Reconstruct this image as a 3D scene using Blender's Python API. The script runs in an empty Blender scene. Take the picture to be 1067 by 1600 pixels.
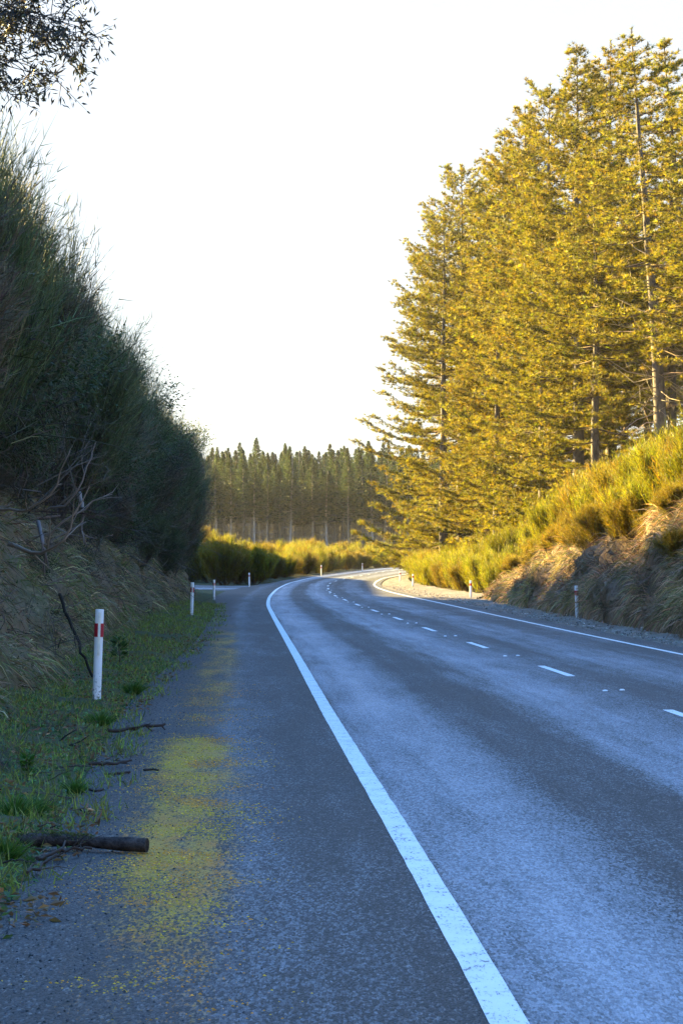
import bpy, math
import numpy as np
from mathutils import Vector, noise as mnoise

S = bpy.context.scene
COL = S.collection
R = math.radians

# ------------------------------------------------------------------ camera, sky, sun, exposure
EYE, FPX, HOR = 1.5, 3600.0, 880.0          # eye height (m), focal length and horizon row in photo pixels
cam_d = bpy.data.cameras.new('camera')
cam = bpy.data.objects.new('camera', cam_d); COL.objects.link(cam)
cam_d.sensor_fit = 'VERTICAL'; cam_d.sensor_height = 36.0; cam_d.lens = 36.0 * FPX / 1600.0
cam_d.clip_start = 0.1; cam_d.clip_end = 6000
cam.location = (0, 0, EYE)
cam.rotation_euler = (R(90) + math.atan((HOR - 800.0) / FPX), 0, 0)
S.camera = cam

SUN_EL, SUN_AZ = 18.5, 57.0                  # degrees; azimuth measured from straight ahead towards the left
w = bpy.data.worlds.new('World'); S.world = w; w.use_nodes = True
wn = w.node_tree.nodes; wl = w.node_tree.links; wn.clear()
sky = wn.new('ShaderNodeTexSky'); sky.sky_type = 'NISHITA'; sky.sun_disc = False
sky.sun_elevation = R(SUN_EL); sky.sun_rotation = R(-SUN_AZ)
sky.air_density = 1.0; sky.dust_density = 1.6; sky.ozone_density = 3.0; sky.altitude = 300
bg = wn.new('ShaderNodeBackground'); bg.inputs['Strength'].default_value = 0.080
wo = wn.new('ShaderNodeOutputWorld')
# clear blue overhead, a bright white veil of thin cloud low down all the way round
hs = wn.new('ShaderNodeHueSaturation'); hs.inputs['Saturation'].default_value = 1.32; hs.inputs['Value'].default_value = 1.35
tcw = wn.new('ShaderNodeTexCoord'); sxw = wn.new('ShaderNodeSeparateXYZ'); mrw = wn.new('ShaderNodeMapRange'); mrw.interpolation_type = 'SMOOTHSTEP'
for k, v in ((1, .30), (2, .80), (3, .95), (4, 0.0)): mrw.inputs[k].default_value = v
mxw = wn.new('ShaderNodeMix'); mxw.data_type = 'RGBA'; mxw.blend_type = 'MIX'; mxw.inputs[7].default_value = (.935, .935, .935, 1)
wl.new(tcw.outputs['Generated'], sxw.inputs[0]); wl.new(sxw.outputs[2], mrw.inputs[0]); wl.new(mrw.outputs[0], mxw.inputs[0])
wl.new(sky.outputs[0], hs.inputs['Color']); mlw = wn.new('ShaderNodeMix'); mlw.data_type = 'RGBA'; mlw.blend_type = 'MULTIPLY'; mlw.inputs[0].default_value = 1; mlw.inputs[7].default_value = (.92, 1.0, 1.02, 1)
wl.new(hs.outputs[0], mlw.inputs[6]); wl.new(mlw.outputs[2], mxw.inputs[6])
wl.new(mxw.outputs[2], bg.inputs['Color']); wl.new(bg.outputs[0], wo.inputs['Surface'])

sun_d = bpy.data.lights.new('sun', 'SUN'); sun_d.energy = 5.0; sun_d.angle = R(0.5); sun_d.color = (1.0, 0.73, 0.26)
sun = bpy.data.objects.new('sun', sun_d); COL.objects.link(sun)
sd = Vector((-math.sin(R(SUN_AZ)) * math.cos(R(SUN_EL)), math.cos(R(SUN_AZ)) * math.cos(R(SUN_EL)), math.sin(R(SUN_EL))))
sun.rotation_euler = sd.to_track_quat('Z', 'Y').to_euler()
sun.location = (-40, 20, 40)

vs = S.view_settings
S.display_settings.display_device = 'sRGB'
vs.view_transform = 'Standard'; vs.look = 'None'; vs.gamma = 1.0; vs.use_curve_mapping = False
vs.exposure = 3.65
S.cycles.use_denoising = True
S.cycles.max_bounces = 6; S.cycles.transparent_max_bounces = 8
S.cycles.diffuse_bounces = 4; S.cycles.glossy_bounces = 2; S.cycles.transmission_bounces = 4; S.cycles.volume_bounces = 1

# ------------------------------------------------------------------ numbers of the place
def zr(Y):                                    # height of the road: level, then a gentle rise into the bend
    Y = np.asarray(Y, float)
    z = 0.0065 * 12 * np.logaddexp(0, (Y - 105) / 12)
    return np.where(Y > 260, 0.0065 * 155 + (Y - 260) * 0.002, z)

_tY = np.concatenate([np.linspace(5, 100, 800), np.linspace(100.2, 300, 1200)])
_ty = HOR + (EYE - zr(_tY)) * FPX / _tY
def Yof(y):                                   # distance of a road point seen at photo row y
    return float(np.interp(-y, -_ty, _tY))
def X_at(px, Y): return (px - 533.5) / FPX * Y
def Z_at(py, Y): return EYE + (HOR - py) / FPX * Y
def at(px, py, Y): return Vector((X_at(px, Y), Y, Z_at(py, Y)))

_gy = np.linspace(-60, 420, 1921)
def smooth_curve(pts, sig=5.0):
    pts = sorted(pts)
    x = np.interp(_gy, [p[0] for p in pts], [p[1] for p in pts])
    lo, hi = pts[0], pts[-1]
    s0 = (pts[1][1] - lo[1]) / (pts[1][0] - lo[0]); s1 = (hi[1] - pts[-2][1]) / (hi[0] - pts[-2][0])
    x = np.where(_gy < lo[0], lo[1] + (_gy - lo[0]) * s0, x)
    x = np.where(_gy > hi[0], hi[1] + (_gy - hi[0]) * s1, x)
    k = np.arange(-60, 61) * 0.25; g = np.exp(-0.5 * (k / sig) ** 2); g /= g.sum()
    xp = np.concatenate([x[0] + (np.arange(-60, 0)) * (x[1] - x[0]), x, x[-1] + np.arange(1, 61) * (x[-1] - x[-2])])
    return np.convolve(xp, g, 'valid')
def from_px(lst, extra):
    return smooth_curve([(Yof(y), X_at(x, Yof(y))) for x, y in lst] + extra)
_L = from_px([(797,1590),(700,1413),(594,1247),(514,1118),(475,1045),(449,1000),(432,971),(418,945),(421,932),(432,920.6),(451,911),(489,902),(545,894.5)], [(250, 4.6), (275, 9.5), (300, 17), (330, 31)])
_C = from_px([(1067,1118),(870,1048),(745,1008),(670.6,983.6),(624.5,967.5),(588,955),(563,947),(546,940),(532,934.5),(523,931),(515,925.5),(512,919),(512,915),(515,911),(522.5,908),(534,905.6),(541,903.5)], [(215, 3.9), (245, 7.6), (270, 12.6), (300, 22), (330, 37)])
_Rr = from_px([(1067,1023),(906,990),(775,961.6),(687.5,942),(601,923),(582.5,915),(587,909)], [(168, 3.0), (190, 5.0), (215, 7.6), (245, 11.6), (270, 17), (300, 27), (330, 43)])
def XL(Y): return np.interp(Y, _gy, _L)
def XC(Y): return np.interp(Y, _gy, _C)
def XR(Y): return np.interp(Y, _gy, _Rr)
_sh = smooth_curve([(0, 1.9), (12, 1.9), (24, 2.1), (45, 1.75), (67, 1.7), (85, 1.9), (100, 2.4), (116, 2.5), (130, 2.0), (145, 1.2), (165, 0.9), (300, .9)], 2.0)
def SHW(Y): return np.interp(Y, _gy, _sh)     # width of the sealed left shoulder
def lane_x(u, Y):                             # lateral lane coordinate: 0 left edge line, 3.4 centre, 6.8 right edge line
    u = np.asarray(u, float); Y = np.asarray(Y, float)
    l, c, r = XL(Y), XC(Y), XR(Y)
    return np.where(u < 0, l + u, np.where(u < 3.4, l + (c - l) * u / 3.4, np.where(u < 6.8, c + (r - c) * (u - 3.4) / 3.4, r + (u - 6.8))))

_fL = smooth_curve([(-30, -2.0), (5, -2.3), (12, -2.6), (20, -3.1), (32, -3.8), (50, -4.6), (67, -5.3), (95, -6.1), (106, -7.4), (114, -11)], 1.5)
_fR = smooth_curve([(-30, 10.5), (30, 7.4), (45, 6.75), (61, 6.3), (80, 5.9), (91, 5.75), (97, 6.4), (104, 8.6), (114, 12)], 1.2)
def footL(Y): return np.interp(Y, _gy, _fL)
def footR(Y): return np.interp(Y, _gy, _fR)
def HL(Y): return np.interp(Y, [-30, 15, 30, 80, 100, 114], [1.8, 2.2, 2.7, 2.9, 1.7, 0.1])
def HR(Y): return np.interp(Y, [-30, 40, 60, 75, 85, 92, 98, 106], [2.9, 2.9, 2.75, 2.45, 1.95, 1.35, .6, .08])
def sst(a, b, x):
    t = np.clip((x - a) / (b - a), 0, 1); return t * t * (3 - 2 * t)

def ground_h(X, Y):
    X = np.asarray(X, float); Y = np.asarray(Y, float)
    base = zr(np.clip(Y, -60, 1e4)) - 0.07
    fl, fr = footL(np.clip(Y, -60, 118)), footR(np.clip(Y, -60, 118))
    d = fl - X                                 # metres left of the left bank's foot
    left = HL(Y) * sst(1.0, 2.2, d)
    hill_fade = 1 - sst(285, 350, Y)
    shade_hill = (12.4 - 3.8 * sst(172, 214, Y)) * sst(4.0, 24.0, -6.5 - X) * hill_fade  # unseen hill, height shaped so its shadow covers the road at the bend
    left = np.where(Y < 114, np.maximum(left, 0) + shade_hill * sst(1, 6, d), shade_hill * sst(-9, -14, X + 0 * Y))
    d2 = X - fr
    right = HR(Y) * sst(0.9, 2.0, d2) + 1.6 * sst(2, 14, d2) * (Y < 1e9)
    far = np.clip((X - (XR(np.clip(Y, 0, 330)) + 4)) / 12, 0, 1) * 2.0
    right = np.where(Y < 106, right, np.where(Y < 122, right * (122 - Y) / 16 + far * (Y - 106) / 16, far))
    right = right * (1 - sst(240, 320, Y))
    back = 15 * sst(478, 540, Y + .1 * np.abs(X)) + 9 * sst(22, 70, X) * sst(60, 130, Y)
    return base + left + right + back

# ------------------------------------------------------------------ object helpers
def tag(o, label=None, cat=None, group=None, kind=None):
    if label: o['label'] = label
    if cat: o['category'] = cat
    if group: o['group'] = group
    if kind: o['kind'] = kind
    return o
def empty(name, loc=(0, 0, 0), rot=(0, 0, 0), scale=1.0):
    o = bpy.data.objects.new(name, None); COL.objects.link(o)
    o.location = loc; o.rotation_euler = rot
    o.scale = (scale,) * 3 if np.isscalar(scale) else scale
    o.empty_display_size = 0.2
    return o
def link(name, me, parent=None, mat=None, loc=None):
    if mat is not None and not me.materials: me.materials.append(mat)
    o = bpy.data.objects.new(name, me); COL.objects.link(o)
    if parent: o.parent = parent
    if loc is not None: o.location = loc
    return o

class Geo:
    """collects triangles / quads with one colour per vertex"""
    def __init__(s): s.V, s.F, s.C, s.n = [], [], [], 0
    def add(s, V, F, C=None):
        V = np.asarray(V, float).reshape(-1, 3); F = np.asarray(F, int)
        if len(V) == 0: return
        s.V.append(V); s.F.append(F + s.n); s.n += len(V)
        if C is None: C = np.ones((len(V), 3)) * 0.5
        C = np.asarray(C, float)
        if C.ndim == 1: C = np.tile(C, (len(V), 1))
        s.C.append(C)
    def mesh(s, name, mat=None, smooth=False):
        me = bpy.data.meshes.new(name)
        V = np.concatenate(s.V); C = np.concatenate(s.C)
        sizes = np.concatenate([np.full(len(f), f.shape[1]) for f in s.F])
        idx = np.concatenate([f.ravel() for f in s.F])
        me.vertices.add(len(V)); me.vertices.foreach_set('co', V.astype(np.float32).ravel())
        me.loops.add(len(idx)); me.loops.foreach_set('vertex_index', idx.astype(np.int32))
        me.polygons.add(len(sizes))
        st = np.concatenate([[0], np.cumsum(sizes)[:-1]])
        me.polygons.foreach_set('loop_start', st.astype(np.int32))
        me.polygons.foreach_set('use_smooth', np.full(len(sizes), smooth, dtype=bool))
        a = me.color_attributes.new('Col', 'FLOAT_COLOR', 'POINT')
        a.data.foreach_set('color', np.concatenate([C, np.ones((len(C), 1))], 1).astype(np.float32).ravel())
        me.update(calc_edges=True)
        if mat: me.materials.append(mat)
        return me

def unit(v): return v / np.maximum(np.linalg.norm(v, axis=-1, keepdims=True), 1e-9)
def perp(D, rng):
    r = unit(rng.normal(size=D.shape)); return unit(np.cross(D, r))
def blades(g, P, D, L, W, C, rng, bend=None, seg=2, facing=None):
    """tapered ribbons: P base, D direction, L length, W width, C colour per blade, bend = offset of the tip"""
    n = len(P)
    if n == 0: return
    L = np.broadcast_to(L, (n,))[:, None]; W = np.broadcast_to(W, (n,))[:, None]
    s = perp(D, rng) * W * 0.5
    tip = P + D * L
    if bend is not None: tip = tip + bend
    C = np.broadcast_to(C, (n, 3))
    if seg == 1:
        V = np.stack([P - s, P + s, tip], 1).reshape(-1, 3)
        F = np.arange(n * 3).reshape(-1, 3)
        g.add(V, F, np.repeat(C, 3, 0))
    else:
        mid = P + D * L * 0.55
        if bend is not None: mid = mid + bend * 0.28
        V = np.stack([P - s, P + s, mid + s * .75, mid - s * .75, tip], 1).reshape(-1, 3)
        b = (np.arange(n) * 5)[:, None]
        F = np.concatenate([b + [0, 1, 2], b + [0, 2, 3], b + [3, 2, 4]])
        g.add(V, F, np.repeat(C, 5, 0))
def leaves(g, P, D, L, W, C, rng, fold=0.15):
    n = len(P)
    if n == 0: return
    L = np.broadcast_to(L, (n,))[:, None]; W = np.broadcast_to(W, (n,))[:, None]
    s = perp(D, rng); nn = np.cross(D, s)
    m = P + D * L * 0.45 + nn * L * fold
    V = np.stack([P, m - s * W * .5, P + D * L, m + s * W * .5], 1).reshape(-1, 3)
    b = (np.arange(n) * 4)[:, None]
    F = np.concatenate([b + [0, 1, 2], b + [0, 2, 3]])
    C = np.broadcast_to(C, (n, 3)); g.add(V, F, np.repeat(C, 4, 0))
def cones(g, P0, P1, R0, R1, C, k=5):
    P0 = np.asarray(P0, float).reshape(-1, 3); P1 = np.asarray(P1, float).reshape(-1, 3); n = len(P0)
    if n == 0: return
    R0 = np.broadcast_to(R0, (n,))[:, None, None]; R1 = np.broadcast_to(R1, (n,))[:, None, None]
    D = unit(P1 - P0)
    ref = np.where(np.abs(D[:, 2:3]) > .9, [[1., 0, 0]], [[0, 0, 1.]])
    a = unit(np.cross(D, ref)); b = np.cross(D, a)
    t = np.arange(k) * 2 * np.pi / k
    ring = a[:, None] * np.cos(t)[None, :, None] + b[:, None] * np.sin(t)[None, :, None]
    V = np.concatenate([P0[:, None] + ring * R0, P1[:, None] + ring * R1], 1).reshape(-1, 3)
    i = np.arange(k); j = (i + 1) % k
    F = np.stack([i, j, j + k, i + k], 1)[None] + (np.arange(n) * 2 * k)[:, None, None]
    C = np.broadcast_to(C, (n, 3)); g.add(V, F.reshape(-1, 4), np.repeat(C, 2 * k, 0))
def tube(g, pts, rad, C, k=8, cap=True):
    pts = np.asarray(pts, float); n = len(pts); rad = np.broadcast_to(rad, (n,))
    T = unit(np.gradient(pts, axis=0))
    ref = np.array([0, 0, 1.]) if abs(T[0, 2]) < .9 else np.array([1., 0, 0])
    a = unit(np.cross(T, ref)); b = np.cross(T, a)
    t = np.arange(k) * 2 * np.pi / k
    V = (pts[:, None] + (a[:, None] * np.cos(t)[None, :, None] + b[:, None] * np.sin(t)[None, :, None]) * rad[:, None, None]).reshape(-1, 3)
    i = np.arange(k); j = (i + 1) % k
    F = (np.stack([i, j, j + k, i + k], 1)[None] + (np.arange(n - 1) * k)[:, None, None]).reshape(-1, 4)
    g.add(V, F, C)
    if cap:
        for e, o in ((0, 1), (n - 1, 0)):
            V2 = np.concatenate([V[e * k:(e + 1) * k], pts[e:e + 1]])
            f = np.stack([i, j, np.full(k, k)], 1)
            g.add(V2, f[:, ::-1] if o else f, C)
def vcol(base, n, rng, hv=0.15, vv=0.3):
    c = np.tile(np.asarray(base, float), (n, 1))
    c *= np.exp(rng.normal(0, vv, (n, 1)))
    c *= np.exp(rng.normal(0, hv, (n, 3)))
    return np.clip(c, 0.003, 0.85)

# ------------------------------------------------------------------ materials
class NT:
    def __init__(s, name):
        s.m = bpy.data.materials.new(name); s.m.use_nodes = True
        s.t = s.m.node_tree; s.t.nodes.clear(); s.out = s.t.nodes.new('ShaderNodeOutputMaterial')
    def n(s, typ, props=None, **inp):
        nd = s.t.nodes.new(typ)
        for k, v in (props or {}).items(): setattr(nd, k, v)
        for k, v in inp.items():
            key = int(k[1:]) if k[0] == 'i' and k[1:].isdigit() else k.replace('_', ' ')
            sock = nd.inputs[key]
            if isinstance(v, bpy.types.NodeSocket): s.t.links.new(v, sock)
            else: sock.default_value = v
        return nd
    def math(s, op, a, b=0.5, c=None, clamp=False):
        nd = s.n('ShaderNodeMath', {'operation': op, 'use_clamp': clamp}, i0=a, i1=b)
        if c is not None:
            if isinstance(c, bpy.types.NodeSocket): s.t.links.new(c, nd.inputs[2])
            else: nd.inputs[2].default_value = c
        return nd.outputs[0]
    def mix(s, f, a, b, blend='MIX'):
        nd = s.n('ShaderNodeMix', {'data_type': 'RGBA', 'blend_type': blend})
        for k, v in ((0, f), (6, a), (7, b)):
            if isinstance(v, bpy.types.NodeSocket): s.t.links.new(v, nd.inputs[k])
            else: nd.inputs[k].default_value = v if k == 0 else (*v, 1) if len(v) == 3 else v
        return nd.outputs[2]
    def ramp(s, f, stops, interp='LINEAR'):
        nd = s.n('ShaderNodeValToRGB', None, Fac=f); cr = nd.color_ramp; cr.interpolation = interp
        while len(cr.elements) < len(stops): cr.elements.new(0.5)
        for e, (p, c) in zip(cr.elements, stops):
            e.position = p; e.color = (c, c, c, 1) if np.isscalar(c) else (*c, 1)
        return nd.outputs[0]
    def noise(s, vec, scale, detail=4, rough=.55, dist=0.0):
        return s.n('ShaderNodeTexNoise', None, Vector=vec, Scale=scale, Detail=detail, Roughness=rough, Distortion=dist).outputs[0]
    def maprange(s, v, a, b, c=0., d=1.):
        return s.n('ShaderNodeMapRange', {'clamp': True}, i0=v, i1=a, i2=b, i3=c, i4=d).outputs[0]
    def done(s, shader):
        s.t.links.new(shader, s.out.inputs['Surface']); return s.m

def mat_leaf(name, trans=0.35, tint=(1, 1, 1), rough=.55, spec=.25, var=.25, ttint=(1.25, 1.15, .6)):
    t = NT(name)
    c = t.n('ShaderNodeVertexColor', {'layer_name': 'Col'}).outputs[0]
    oi = t.n('ShaderNodeObjectInfo').outputs['Random']
    v = t.maprange(oi, 0, 1, 1 - var, 1 + var)
    c = t.mix(1.0, c, (*tint, 1), 'MULTIPLY')
    vv = t.n('ShaderNodeCombineXYZ', None, X=v, Y=v, Z=v).outputs[0]
    c = t.mix(1.0, c, vv, 'MULTIPLY')
    p = t.n('ShaderNodeBsdfPrincipled', None, Base_Color=c, Roughness=rough)
    p.inputs['Specular IOR Level'].default_value = spec
    tc = t.mix(1.0, c, (*ttint, 1), 'MULTIPLY')
    tr = t.n('ShaderNodeBsdfTranslucent', None, Color=tc)
    m = t.n('ShaderNodeMixShader', None, Fac=trans)
    t.t.links.new(p.outputs[0], m.inputs[1]); t.t.links.new(tr.outputs[0], m.inputs[2])
    return t.done(m.outputs[0])
def mat_bark(name, c1, c2, scale=6, stretch=.25, bump=.4):
    t = NT(name)
    co = t.n('ShaderNodeTexCoord').outputs['Object']
    mp = t.n('ShaderNodeMapping', None, Vector=co); mp.inputs['Scale'].default_value = (1, 1, stretch)
    a = t.noise(mp.outputs[0], scale, 6, .65, .3)
    f = t.maprange(a, .35, .65)
    c = t.mix(f, c1, c2)
    b = t.n('ShaderNodeBump', None, Height=a, Strength=bump, Distance=.04)
    p = t.n('ShaderNodeBsdfPrincipled', None, Base_Color=c, Roughness=.9, Normal=b.outputs[0])
    p.inputs['Specular IOR Level'].default_value = .15
    return t.done(p.outputs[0])
def mat_vcol(name, rough=.9, spec=.15):
    t = NT(name)
    c = t.n('ShaderNodeVertexColor', {'layer_name': 'Col'}).outputs[0]
    p = t.n('ShaderNodeBsdfPrincipled', None, Base_Color=c, Roughness=rough)
    p.inputs['Specular IOR Level'].default_value = spec
    return t.done(p.outputs[0])

def mat_road():
    t = NT('frosty_chipseal')
    uv = t.n('ShaderNodeUVMap', {'uv_map': 'lane'}).outputs[0]          # x = lane coordinate (m), y = distance (m)
    sx = t.n('ShaderNodeSeparateXYZ', None, Vector=uv); u, v = sx.outputs[0], sx.outputs[1]
    pos = t.n('ShaderNodeNewGeometry').outputs['Position']
    pm_ = t.n('ShaderNodeMapping', None, Vector=pos); pm_.inputs['Scale'].default_value = (1, .28, 1); ps = pm_.outputs[0]
    chips = t.n('ShaderNodeTexVoronoi', {'feature': 'F1'}, Vector=ps, Scale=115.0)
    chipc = t.n('ShaderNodeSeparateColor', None, Color=chips.outputs['Color']).outputs[0]
    fine = t.noise(ps, 125, 4, .8)
    gr = t.n('ShaderNodeTexVoronoi', {'feature': 'F1'}, Vector=ps, Scale=88.0).outputs['Color']
    grain = t.n('ShaderNodeSeparateColor', None, Color=gr).outputs[0]
    mid = t.noise(pos, 7, 5, .65)
    stretch = t.n('ShaderNodeMapping', None, Vector=uv); stretch.inputs['Scale'].default_value = (1.0, .035, 1)
    streak = t.noise(stretch.outputs[0], 2.6, 5, .6, .2)
    acr = t.n('ShaderNodeMapping', None, Vector=uv); acr.inputs['Scale'].default_value = (1.2, .16, 1)
    across = t.noise(acr.outputs[0], 2.2, 6, .72, .4)
    big = t.noise(uv, .16, 3, .5)
    # lane position, wandered a little
    wob = t.math('MULTIPLY_ADD', t.math('SUBTRACT', streak, .5), .55, u)
    un = t.math('DIVIDE', t.math('ADD', wob, 3.0), 11.0)
    def p(x): return (x + 3.0) / 11.0
    band = t.ramp(un, [(p(-2.6), .02), (p(-1.35), .10), (p(-.95), .42), (p(-.55), .12), (p(-.05), .06), (p(.12), .62), (p(.55), .80), (p(.95), .52),
                       (p(1.2), .12), (p(1.75), .12), (p(2.1), .50), (p(2.6), .66), (p(3.1), .42), (p(3.6), .22), (p(4.1), .16), (p(4.8), .50),
                       (p(5.4), .42), (p(5.9), .14), (p(6.4), .16), (p(6.75), .30), (p(7.2), .06)])
    # frost = band + noise across + fine grain
    m = t.math('ADD', band, t.math('ADD', t.math('MULTIPLY', t.math('SUBTRACT', across, .5), .8), t.math('MULTIPLY', t.math('SUBTRACT', streak, .5), .7)))
    m = t.math('ADD', m, t.math('MULTIPLY', t.math('SUBTRACT', big, .5), .5))
    m = t.math('ADD', m, t.math('MULTIPLY', t.math('SUBTRACT', grain, .5), .5))
    m = t.math('ADD', m, t.math('MULTIPLY', t.math('SUBTRACT', fine, .5), 1.25))
    frost = t.maprange(m, .18, 1.2)
    frost = t.math('MULTIPLY', t.math('MULTIPLY', frost, .66), t.maprange(u, -1.4, -.6, .3, 1))
    base = t.ramp(chipc, [(0, (.008, .008, .008)), (.45, (.024, .023, .022)), (.8, (.060, .057, .054)), (1, (.17, .165, .16))])
    base = t.mix(t.maprange(grain, 0, 1, .75, 0), base, (.013, .0125, .012))
    base = t.mix(t.maprange(mid, .3, .7), t.mix(.35, base, (.03, .03, .034)), base)
    base = t.mix(t.maprange(streak, .35, .7, 0, .45), base, (.03, .029, .028))
    c = t.mix(frost, base, (.34, .41, .50))
    # yellow-green moss film on the shoulder between the wheel line and the verge
    mu = t.ramp(t.math('DIVIDE', t.math('ADD', t.math('MULTIPLY_ADD', t.math('SUBTRACT', mid, .5), .5, u), 3.0), 3.0),
                [(.36, 0), (.47, .35), (.54, .95), (.64, .95), (.70, .45), (.76, .1), (.86, 0)])
    mvm = t.n('ShaderNodeMapping', None, Vector=uv); mvm.inputs['Scale'].default_value = (1, .22, 1)
    mv = t.maprange(t.noise(mvm.outputs[0], 1.6, 5, .65), .34, .58)
    near = t.ramp(t.math('DIVIDE', v, 60.0), [(0, .15), (.10, .3), (.15, .5), (.2, 1), (.315, 1), (.342, .35), (.37, .5), (.5, .7), (.75, .75), (1, .2)])
    mm = t.math('MULTIPLY', t.math('MULTIPLY', mu, near), t.math('ADD', t.math('MULTIPLY', mv, .75), .35))
    gm = t.noise(ps, 48, 6, .85)
    mm = t.maprange(t.math('ADD', mm, t.math('ADD', t.math('MULTIPLY', t.math('SUBTRACT', gm, .5), 2.2), t.math('MULTIPLY', t.math('SUBTRACT', grain, .5), .45))), .47, .80)
    hue = t.noise(ps, 6, 5, .7)
    moss = t.mix(t.maprange(hue, .38, .62), (.54, .31, .010), (.58, .22, .008))
    moss = t.mix(t.maprange(fine, .3, .7), t.mix(.55, moss, (.03, .03, .01)), moss)
    c = t.mix(t.math('MULTIPLY', mm, .85), c, moss)
    h = t.math('ADD', t.math('MULTIPLY', chips.outputs['Distance'], -1.0), t.math('MULTIPLY', mm, .6))
    b = t.n('ShaderNodeBump', None, Height=h, Strength=.55, Distance=.012)
    rg = t.math('SUBTRACT', .78, t.math('MULTIPLY', frost, .45))
    s = t.n('ShaderNodeBsdfPrincipled', None, Base_Color=c, Roughness=rg, Normal=b.outputs[0])
    s.inputs['Specular IOR Level'].default_value = .35
    return t.done(s.outputs[0])
def mat_paint():
    t = NT('worn_road_paint')
    pos = t.n('ShaderNodeNewGeometry').outputs['Position']
    pm_ = t.n('ShaderNodeMapping', None, Vector=pos); pm_.inputs['Scale'].default_value = (1, .3, 1)
    a = t.noise(pm_.outputs[0], 60, 4, .8); b2 = t.noise(pos, 5, 4, .6)
    f = t.maprange(t.math('ADD', a, t.math('MULTIPLY', t.math('SUBTRACT', b2, .5), .35)), .565, .66)
    c = t.mix(t.maprange(b2, .3, .7), (.66, .66, .65), (.55, .56, .56))
    c = t.mix(f, c, (.10, .10, .11))
    b = t.n('ShaderNodeBump', None, Height=a, Strength=.4, Distance=.006)
    p = t.n('ShaderNodeBsdfPrincipled', None, Base_Color=c, Roughness=.7, Normal=b.outputs[0])
    return t.done(p.outputs[0])
def mat_soil(name, cols, scale=3.0, frost=0.0, vstretch=1.0, bump=.7):
    t = NT(name)
    pos = t.n('ShaderNodeNewGeometry').outputs['Position']
    mp = t.n('ShaderNodeMapping', None, Vector=pos); mp.inputs['Scale'].default_value = (1, 1, vstretch)
    a = t.noise(mp.outputs[0], scale, 7, .68, .4); b2 = t.noise(mp.outputs[0], scale * 7, 5, .7)
    c = t.ramp(t.math('ADD', t.math('MULTIPLY', a, .7), t.math('MULTIPLY', b2, .3)), [(.30 + .40 * i / (len(cols) - 1), k) for i, k in enumerate(cols)])
    if frost:
        nz = t.n('ShaderNodeSeparateXYZ', None, Vector=t.n('ShaderNodeNewGeometry').outputs['Normal']).outputs[2]
        fm = t.maprange(t.math('ADD', t.noise(pos, 1.3, 5, .65), t.math('MULTIPLY', t.math('SUBTRACT', b2, .5), .8)), .52, .66)
        c = t.mix(t.math('MULTIPLY', fm, frost), c, (.50, .48, .46))
    b = t.n('ShaderNodeBump', None, Height=t.math('ADD', a, t.math('MULTIPLY', b2, .4)), Strength=bump, Distance=.12)
    p = t.n('ShaderNodeBsdfPrincipled', None, Base_Color=c, Roughness=.95, Normal=b.outputs[0])
    p.inputs['Specular IOR Level'].default_value = .1
    return t.done(p.outputs[0])
def mat_post():
    t = NT('white_post_plastic')
    oc = t.n('ShaderNodeTexCoord').outputs['Object']
    z = t.n('ShaderNodeSeparateXYZ', None, Vector=oc).outputs[2]
    n1 = t.noise(oc, 38, 4, .7); n2 = t.noise(oc, 9, 3, .6)
    lo = t.maprange(z, .0, .45, 1, 0)
    f = t.maprange(t.math('ADD', n1, t.math('MULTIPLY', lo, .22)), .67, .75)
    c = t.mix(f, (.80, .81, .82), (.16, .17, .16))
    c = t.mix(t.math('MULTIPLY', t.maprange(n2, .4, .7), t.math('MULTIPLY', lo, .5)), c, (.40, .43, .36))
    p = t.n('ShaderNodeBsdfPrincipled', None, Base_Color=c, Roughness=.5)
    return t.done(p.outputs[0])
def mat_plain(name, c, rough=.5, c2=None, scale=20):
    t = NT(name)
    oc = t.n('ShaderNodeTexCoord').outputs['Object']
    f = t.maprange(t.noise(oc, scale, 4, .65), .35, .7)
    cc = t.mix(f, c, c2 or tuple(x * .75 for x in c))
    p = t.n('ShaderNodeBsdfPrincipled', None, Base_Color=cc, Roughness=rough)
    return t.done(p.outputs[0])

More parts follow.
